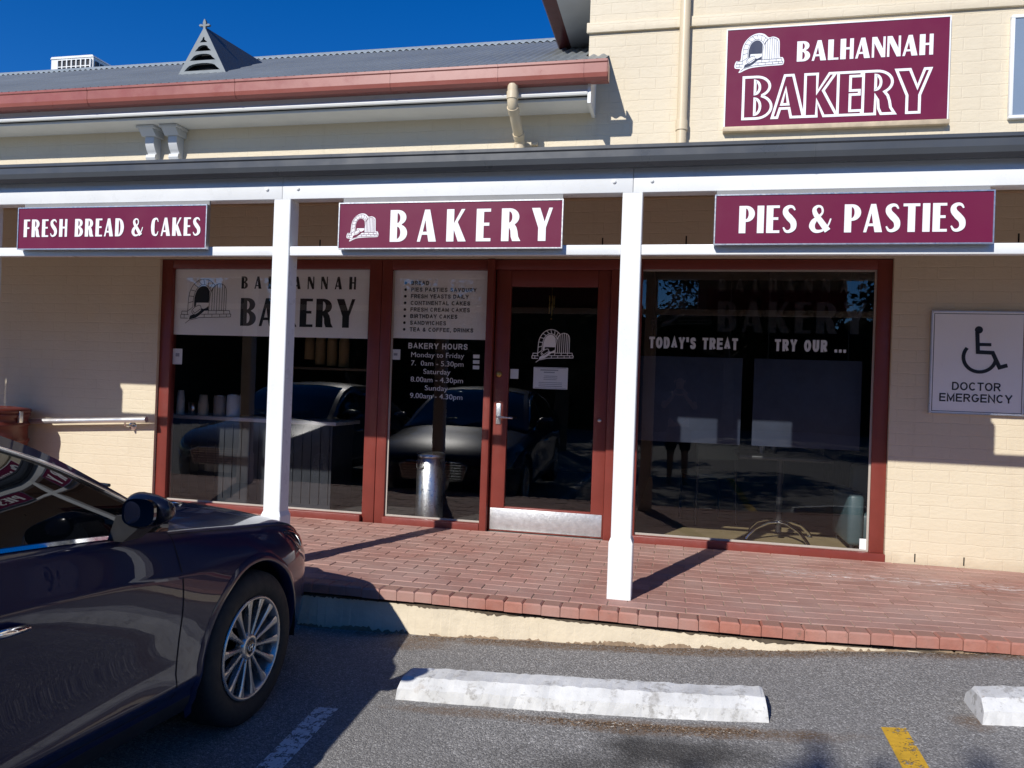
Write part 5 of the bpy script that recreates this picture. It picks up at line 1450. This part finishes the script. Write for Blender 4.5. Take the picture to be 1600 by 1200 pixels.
# papers stuck to the glass
def note(x0, x1, z0, z1, label, y=None, lines=(), mat=None, tilt=0):
    y = GY+.0035 if y is None else y
    t = MB(); t.box(x0, x1, y, y+.0008, z0, z1)
    o = t.build('notice', mat or M['paper']); tag(o, label, 'notice', 'notices on the glass')
    if lines:
        mb = MB()
        for a, b, z, h in lines: mb.flat([[(x0+a*(x1-x0), z0+z*(z1-z0)), (x0+b*(x1-x0), z0+z*(z1-z0)), (x0+b*(x1-x0), z0+z*(z1-z0)+h), (x0+a*(x1-x0), z0+z*(z1-z0)+h)]], y-.0006, 0)
        mb.build('print', M['grey_print'], o)
    return o
M['grey_print'] = mk('faint_grey_print', (.34, .36, .40), .6)
rows = [(.20, .72, .84, .010), (.30, .62, .74, .009), (.32, .70, .58, .005), (.30, .70, .50, .005), (.30, .68, .42, .005), (.16, .84, .28, .005), (.16, .84, .20, .005), (.16, .84, .11, .006), (.05, .95, .955, .004), (.05, .95, .035, .004)]
note(-1.148, -.868, 1.165, 1.339, 'landscape printed notice under the white oven emblem on the door', y=.0755, lines=rows)
note(-1.352+.012, -1.272, 1.238, 1.317, 'blank white square sticker on the door glass by the brass lock', y=.0755)
note(-4.448, -4.352, 1.268, 1.408, 'white notice at the left edge of the left window', lines=[(.3, .7, .5, .03)])
note(-2.371, -2.288, 1.365, 1.452, 'small white sticker at the left edge of the narrow window', lines=[(.3, .7, .4, .02)])
for k in range(3):
    note(-1.655, -1.600, 1.395-.045*k, 1.425-.045*k, ['upper', 'middle', 'lowest'][k]+' of three small payment stickers beside the opening hours', mat=(M['vinyl'], M['paper'], M['grey_letter'])[k])

# ------------------------------------------------------------------ litter and grit
mb = MB(); rr = random.Random(3)
def chip(x, y, z, s):
    a = rr.uniform(0, 6.28); c, s_ = math.cos(a)*s, math.sin(a)*s; k = rr.uniform(.2, .5)
    mb.add([(x-c, y-s_, z), (x+s_*k, y-c*k, z+s*.15), (x+c, y+s_, z+s*.1), (x-s_*k, y+c*k, z+s*.3)], [(0, 1, 2, 3)], 0, False, rr.random())
for i in range(1500):
    x = rr.triangular(-.75, .42, .15); y = -2.735-abs(rr.gauss(0, .028)); chip(x, y, float(za(x, y))+.003, rr.uniform(.002, .008))
for i in range(2200):
    x = rr.uniform(-1.75, 2.3); y = -1.897-abs(rr.gauss(0, .03)); chip(x, y, float(za(x, y))+.003, rr.uniform(.002, .007))
for i in range(350):
    x = rr.uniform(-2.0, 2.3); y = rr.uniform(-3.3, -1.95); chip(x, y, float(za(x, y))+.003, rr.uniform(.0015, .005))
lm, lnt, lb_ = nodes('bark_and_grit')
at = lnt.nodes.new('ShaderNodeAttribute'); at.attribute_name = 'tone'
lnk(lnt, ramp(lnt, at.outputs['Fac'], [(0, (.05, .03, .018)), (.5, (.17, .10, .05)), (.85, (.26, .17, .10)), (1, (.5, .46, .40))]), lb_.inputs['Base Color']); lb_.inputs['Roughness'].default_value = .9
struct(tag(mb.build('leaf_litter', lm, tones=True), 'brown bark chips and grit swept along the kerb and wheel stop', 'litter'), 'stuff')

# ------------------------------------------------------------------ behind the camera, mirrored in the glass
def tree(x, y, h, cr, label, seed, n=5200, mat=None):
    rr = random.Random(seed); z0 = float(za(x, y))-.05
    t = thing('tree', (x, y, z0), label, 'tree', 'trees behind the car park')
    mb = MB(); top = h*.62
    mb.tube([(x, y, z0), (x+.05, y, z0+h*.2), (x-.05, y+.05, z0+h*.42), (x, y, z0+top)], [.22, .17, .12, .05], 12)
    blobs = []
    for k in range(13):
        a = rr.uniform(0, 6.28); r_ = cr*math.sqrt(rr.random())*.75; hh = rr.uniform(.36, .86)*h
        r_ *= 1.15-abs(hh/h-.55)
        p = (x+r_*math.cos(a), y+r_*math.sin(a), z0+hh); blobs.append((p, cr*rr.uniform(.28, .48)))
        mb.tube([(x, y, z0+min(top, hh*.7)), ((x+p[0])/2, (y+p[1])/2, z0+hh*.82), p], [.06, .04, .012], 7)
    blobs.append(((x, y, z0+h-.55*cr*.4), cr*.4))
    mb.build('trunk', mk('tree_bark', (.09, .065, .045), .85, var=.3, vs=9, bs=.5), t)
    mb = MB()
    for i in range(n):
        (bx, by, bz), br = rr.choice(blobs)
        d = Vector((rr.gauss(0, 1), rr.gauss(0, 1), rr.gauss(0, .8))).normalized()*br*rr.random()**.45
        c = Vector((bx, by, bz))+d; s = rr.uniform(.07, .15)
        u = Vector((rr.gauss(0, 1), rr.gauss(0, 1), rr.gauss(0, 1))).normalized(); v = u.cross(Vector((rr.gauss(0, 1), rr.gauss(0, 1), rr.gauss(0, 1)))).normalized()
        mb.add([c-u*s, c+v*s*.45, c+u*s, c-v*s*.45], [(0, 1, 2, 3)], 0, False, rr.random())
    mb.build('crown', mat or foliage_mat('leaves', (.010, .017, .006), (.030, .048, .015)), t, tones=True)
    return t
tree(-2.95, -13.2, 7.40, 2.3, 'broad green tree behind the car park nearest the bakery', 11)
tree(-9.5, -15.0, 6.5, 2.8, 'bushy tree farther along the car park edge', 12)
tree(-6.3, -19.0, 8.2, 3.0, 'tall tree behind the two parked sedans', 13)
tree(1.6, -20.5, 8.0, 3.0, 'tall tree straight across the car park from the door', 14)
tree(7.6, -17.5, 6.4, 2.6, 'rounded tree across the car park to the right', 15)
mb = MB(); rr = random.Random(5)
clumps = []
x = -34.0
while x < 30:                                               # overlapping crowns of a dense belt of trees
    h = rr.uniform(4.6, 6.6)
    for z in np.arange(.4, h-1.2, 1.3): clumps.append((x+rr.uniform(-.5, .5), -25+rr.uniform(-.8, .8), z-.6, rr.uniform(1.3, 1.9)))
    clumps.append((x, -25, h-1.6, rr.uniform(1.0, 1.5))); x += rr.uniform(1.3, 2.1)
for cx, cy, cz, r_ in clumps:
    bm = bmesh.new(); bmesh.ops.create_icosphere(bm, subdivisions=2, radius=r_*.86)
    for v in bm.verts: v.co *= rr.uniform(.85, 1.08)
    mb.bm(bm, 0, False, .1, Matrix.Translation((cx, cy, cz)))
for i in range(26000):
    cx, cy, cz, r_ = rr.choice(clumps)
    d = Vector((rr.gauss(0, 1), rr.gauss(0, 1), rr.gauss(0, 1))).normalized()*r_*rr.uniform(.85, 1.12)
    c = Vector((cx, cy, cz))+d; s_ = rr.uniform(.10, .22)
    u = Vector((rr.gauss(0, 1), rr.gauss(0, 1), rr.gauss(0, 1))).normalized(); v = u.cross(Vector((rr.gauss(0, 1), rr.gauss(0, 1), 1))).normalized()
    mb.add([c-u*s_, c+v*s_*.5, c+u*s_, c-v*s_*.5], [(0, 1, 2, 3)], 0, False, rr.random())
struct(tag(mb.build('treeline', foliage_mat('belt_leaves', (.008, .013, .006), (.024, .038, .014)), tones=True), 'dense dark belt of trees across the car park, mirrored in the windows', 'treeline'), 'stuff')

# the photographer, mirrored faintly in the right window
px, py = .02, -6.42; pz = float(za(px, py))
per = thing('person', (px, py, pz), 'person in dark shorts and shirt photographing the shop, mirrored in the right window', 'person')
skin = mk('skin', (.36, .20, .14), .5, var=.05)
def skinned(name, joints, bones, mat, parent, sub=2, root=0):
    me = bpy.data.meshes.new(name)
    me.from_pydata([j[0] for j in joints], bones, [])
    o = bpy.data.objects.new(name, me); scene.collection.objects.link(o)
    md = o.modifiers.new('skin', 'SKIN'); md.use_smooth_shade = True
    for i, j in enumerate(joints):
        r_ = j[1] if isinstance(j[1], tuple) else (j[1], j[1])
        me.skin_vertices[0].data[i].radius = r_
    me.skin_vertices[0].data[root].use_root = True
    ms = o.modifiers.new('sub', 'SUBSURF'); ms.levels = sub; ms.render_levels = sub
    dg = bpy.context.evaluated_depsgraph_get()
    m2 = bpy.data.meshes.new_from_object(o.evaluated_get(dg))
    bpy.data.objects.remove(o)
    m2.materials.clear(); m2.materials.append(mat); m2.name = name
    for p in m2.polygons: p.use_smooth = True
    o = bpy.data.objects.new(name, m2); scene.collection.objects.link(o); o.parent = parent
    return o
HB = 1.46-.0                                                # shoulder height; the phone is held at eye level
J = [((0, 0, .95), (.16, .11)), ((0, .0, 1.12), (.15, .10)), ((0, 0, 1.30), (.175, .11)), ((0, 0, 1.44), (.10, .07)), ((0, .01, 1.52), .052), ((0, .03, 1.60), (.070, .085)), ((0, .03, 1.70), (.066, .085)),
     ((-.19, 0, 1.41), .055), ((-.25, .14, 1.22), .043), ((-.085, .35, 1.42), .028),
     ((.19, 0, 1.41), .055), ((.25, .14, 1.22), .043), ((.085, .35, 1.42), .028),
     ((-.095, 0, .88), .095), ((-.11, .02, .48), .058), ((-.115, -.01, .24), .052), ((-.12, 0, .07), .040), ((-.13, .16, .035), .035),
     ((.095, 0, .88), .095), ((.11, .02, .48), .058), ((.115, -.01, .24), .052), ((.12, 0, .07), .040), ((.13, .16, .035), .035)]
Bn = [(0, 1), (1, 2), (2, 3), (3, 4), (4, 5), (5, 6), (3, 7), (7, 8), (8, 9), (3, 10), (10, 11), (11, 12), (0, 13), (13, 14), (14, 15), (15, 16), (16, 17), (0, 18), (18, 19), (19, 20), (20, 21), (21, 22)]
body = skinned('body', J, Bn, skin, per)
for sx in (-1, 1):                                          # hands closed on the phone's edges
    hj = [((sx*.085, .35, 1.42), .024), ((sx*.080, .385, 1.455), (.030, .016)), ((sx*.076, .40, 1.48), (.026, .014))]; hb = [(0, 1), (1, 2)]
    for k, (dz, ln) in enumerate(((-.030, .052), (-.010, .062), (.010, .066), (.030, .058))):
        a = len(hj); b0 = (sx*.080, .405, 1.475+dz*.8)
        hj += [(b0, .0085), ((sx*.070, .4205, 1.480+dz), .008), ((sx*(.070-ln*.5), .4235, 1.482+dz), .007)]; hb += [(2, a), (a, a+1), (a+1, a+2)]
    a = len(hj); hj += [((sx*.062, .392, 1.440), .010), ((sx*.045, .396, 1.452), .009)]; hb += [(1, a), (a, a+1)]
    skinned('hand', hj, hb, skin, per)
shirt = mk('dark_shirt_cloth', (.025, .027, .035), .8, var=.15)
skinned('shirt', [((0, 0, .90), (.185, .13)), ((0, 0, 1.12), (.170, .118)), ((0, 0, 1.30), (.190, .125)), ((0, 0, 1.425), (.115, .085)), ((0, .004, 1.47), (.07, .06)), ((-.195, 0, 1.41), .072), ((-.235, .09, 1.29), .062), ((.195, 0, 1.41), .072), ((.235, .09, 1.29), .062)],
        [(0, 1), (1, 2), (2, 3), (3, 4), (3, 5), (5, 6), (3, 7), (7, 8)], shirt, per)
skinned('shorts', [((0, 0, .97), (.175, .125)), ((0, 0, .90), (.18, .13)), ((-.10, 0, .80), .112), ((-.115, .012, .50), .088), ((.10, 0, .80), .112), ((.115, .012, .50), .088)],
        [(0, 1), (1, 2), (2, 3), (1, 4), (4, 5)], mk('dark_shorts_cloth', (.018, .019, .024), .8, var=.15), per)
for sx in (-1, 1): skinned('shoe', [((sx*.12, -.05, .045), (.042, .045)), ((sx*.123, .05, .042), (.046, .042)), ((sx*.13, .17, .032), (.042, .030))], [(0, 1), (1, 2)], M['plastic'], per)
skinned('hair', [((0, -.045, 1.66), (.065, .05)), ((0, -.01, 1.745), (.068, .08)), ((0, .05, 1.765), (.055, .035))], [(0, 1), (1, 2)], mk('dark_hair', (.02, .014, .01), .7), per)
mb = MB()
for sx in (-1, 1):
    mb.lathe([(0, .010), (.010, .006), (.011, 0)], (sx*.031, .108, 1.655), 12, axis='y'); mb.lathe([(.001, -.02), (.022, -.012), (.026, 0), (.014, .012)], (sx*.078, .02, 1.64), 12, axis='x')
mb.lathe([(0, .03), (.008, .022), (.015, .0)], (0, .105, 1.615), 10, axis='y')
mb.box(-.022, .022, .098, .112, 1.572, 1.578, bev=.002)
mb.build('face', skin, per, world=False)
ph = thing('phone', (px, py+.405, pz+1.48), 'black phone held up in both hands by the photographer', 'phone')
mb = MB(); mb.box(-.076, .076, -.0045, .0045, -.036, .036, bev=.004); mb.build('case', M['plastic'], ph, world=False)
MB().lathe([(0, .0052), (.006, .0052), (.007, .0045)], (.05, 0, .018), 16, axis='y').build('camera_lens', M['lamp'], ph, world=False)
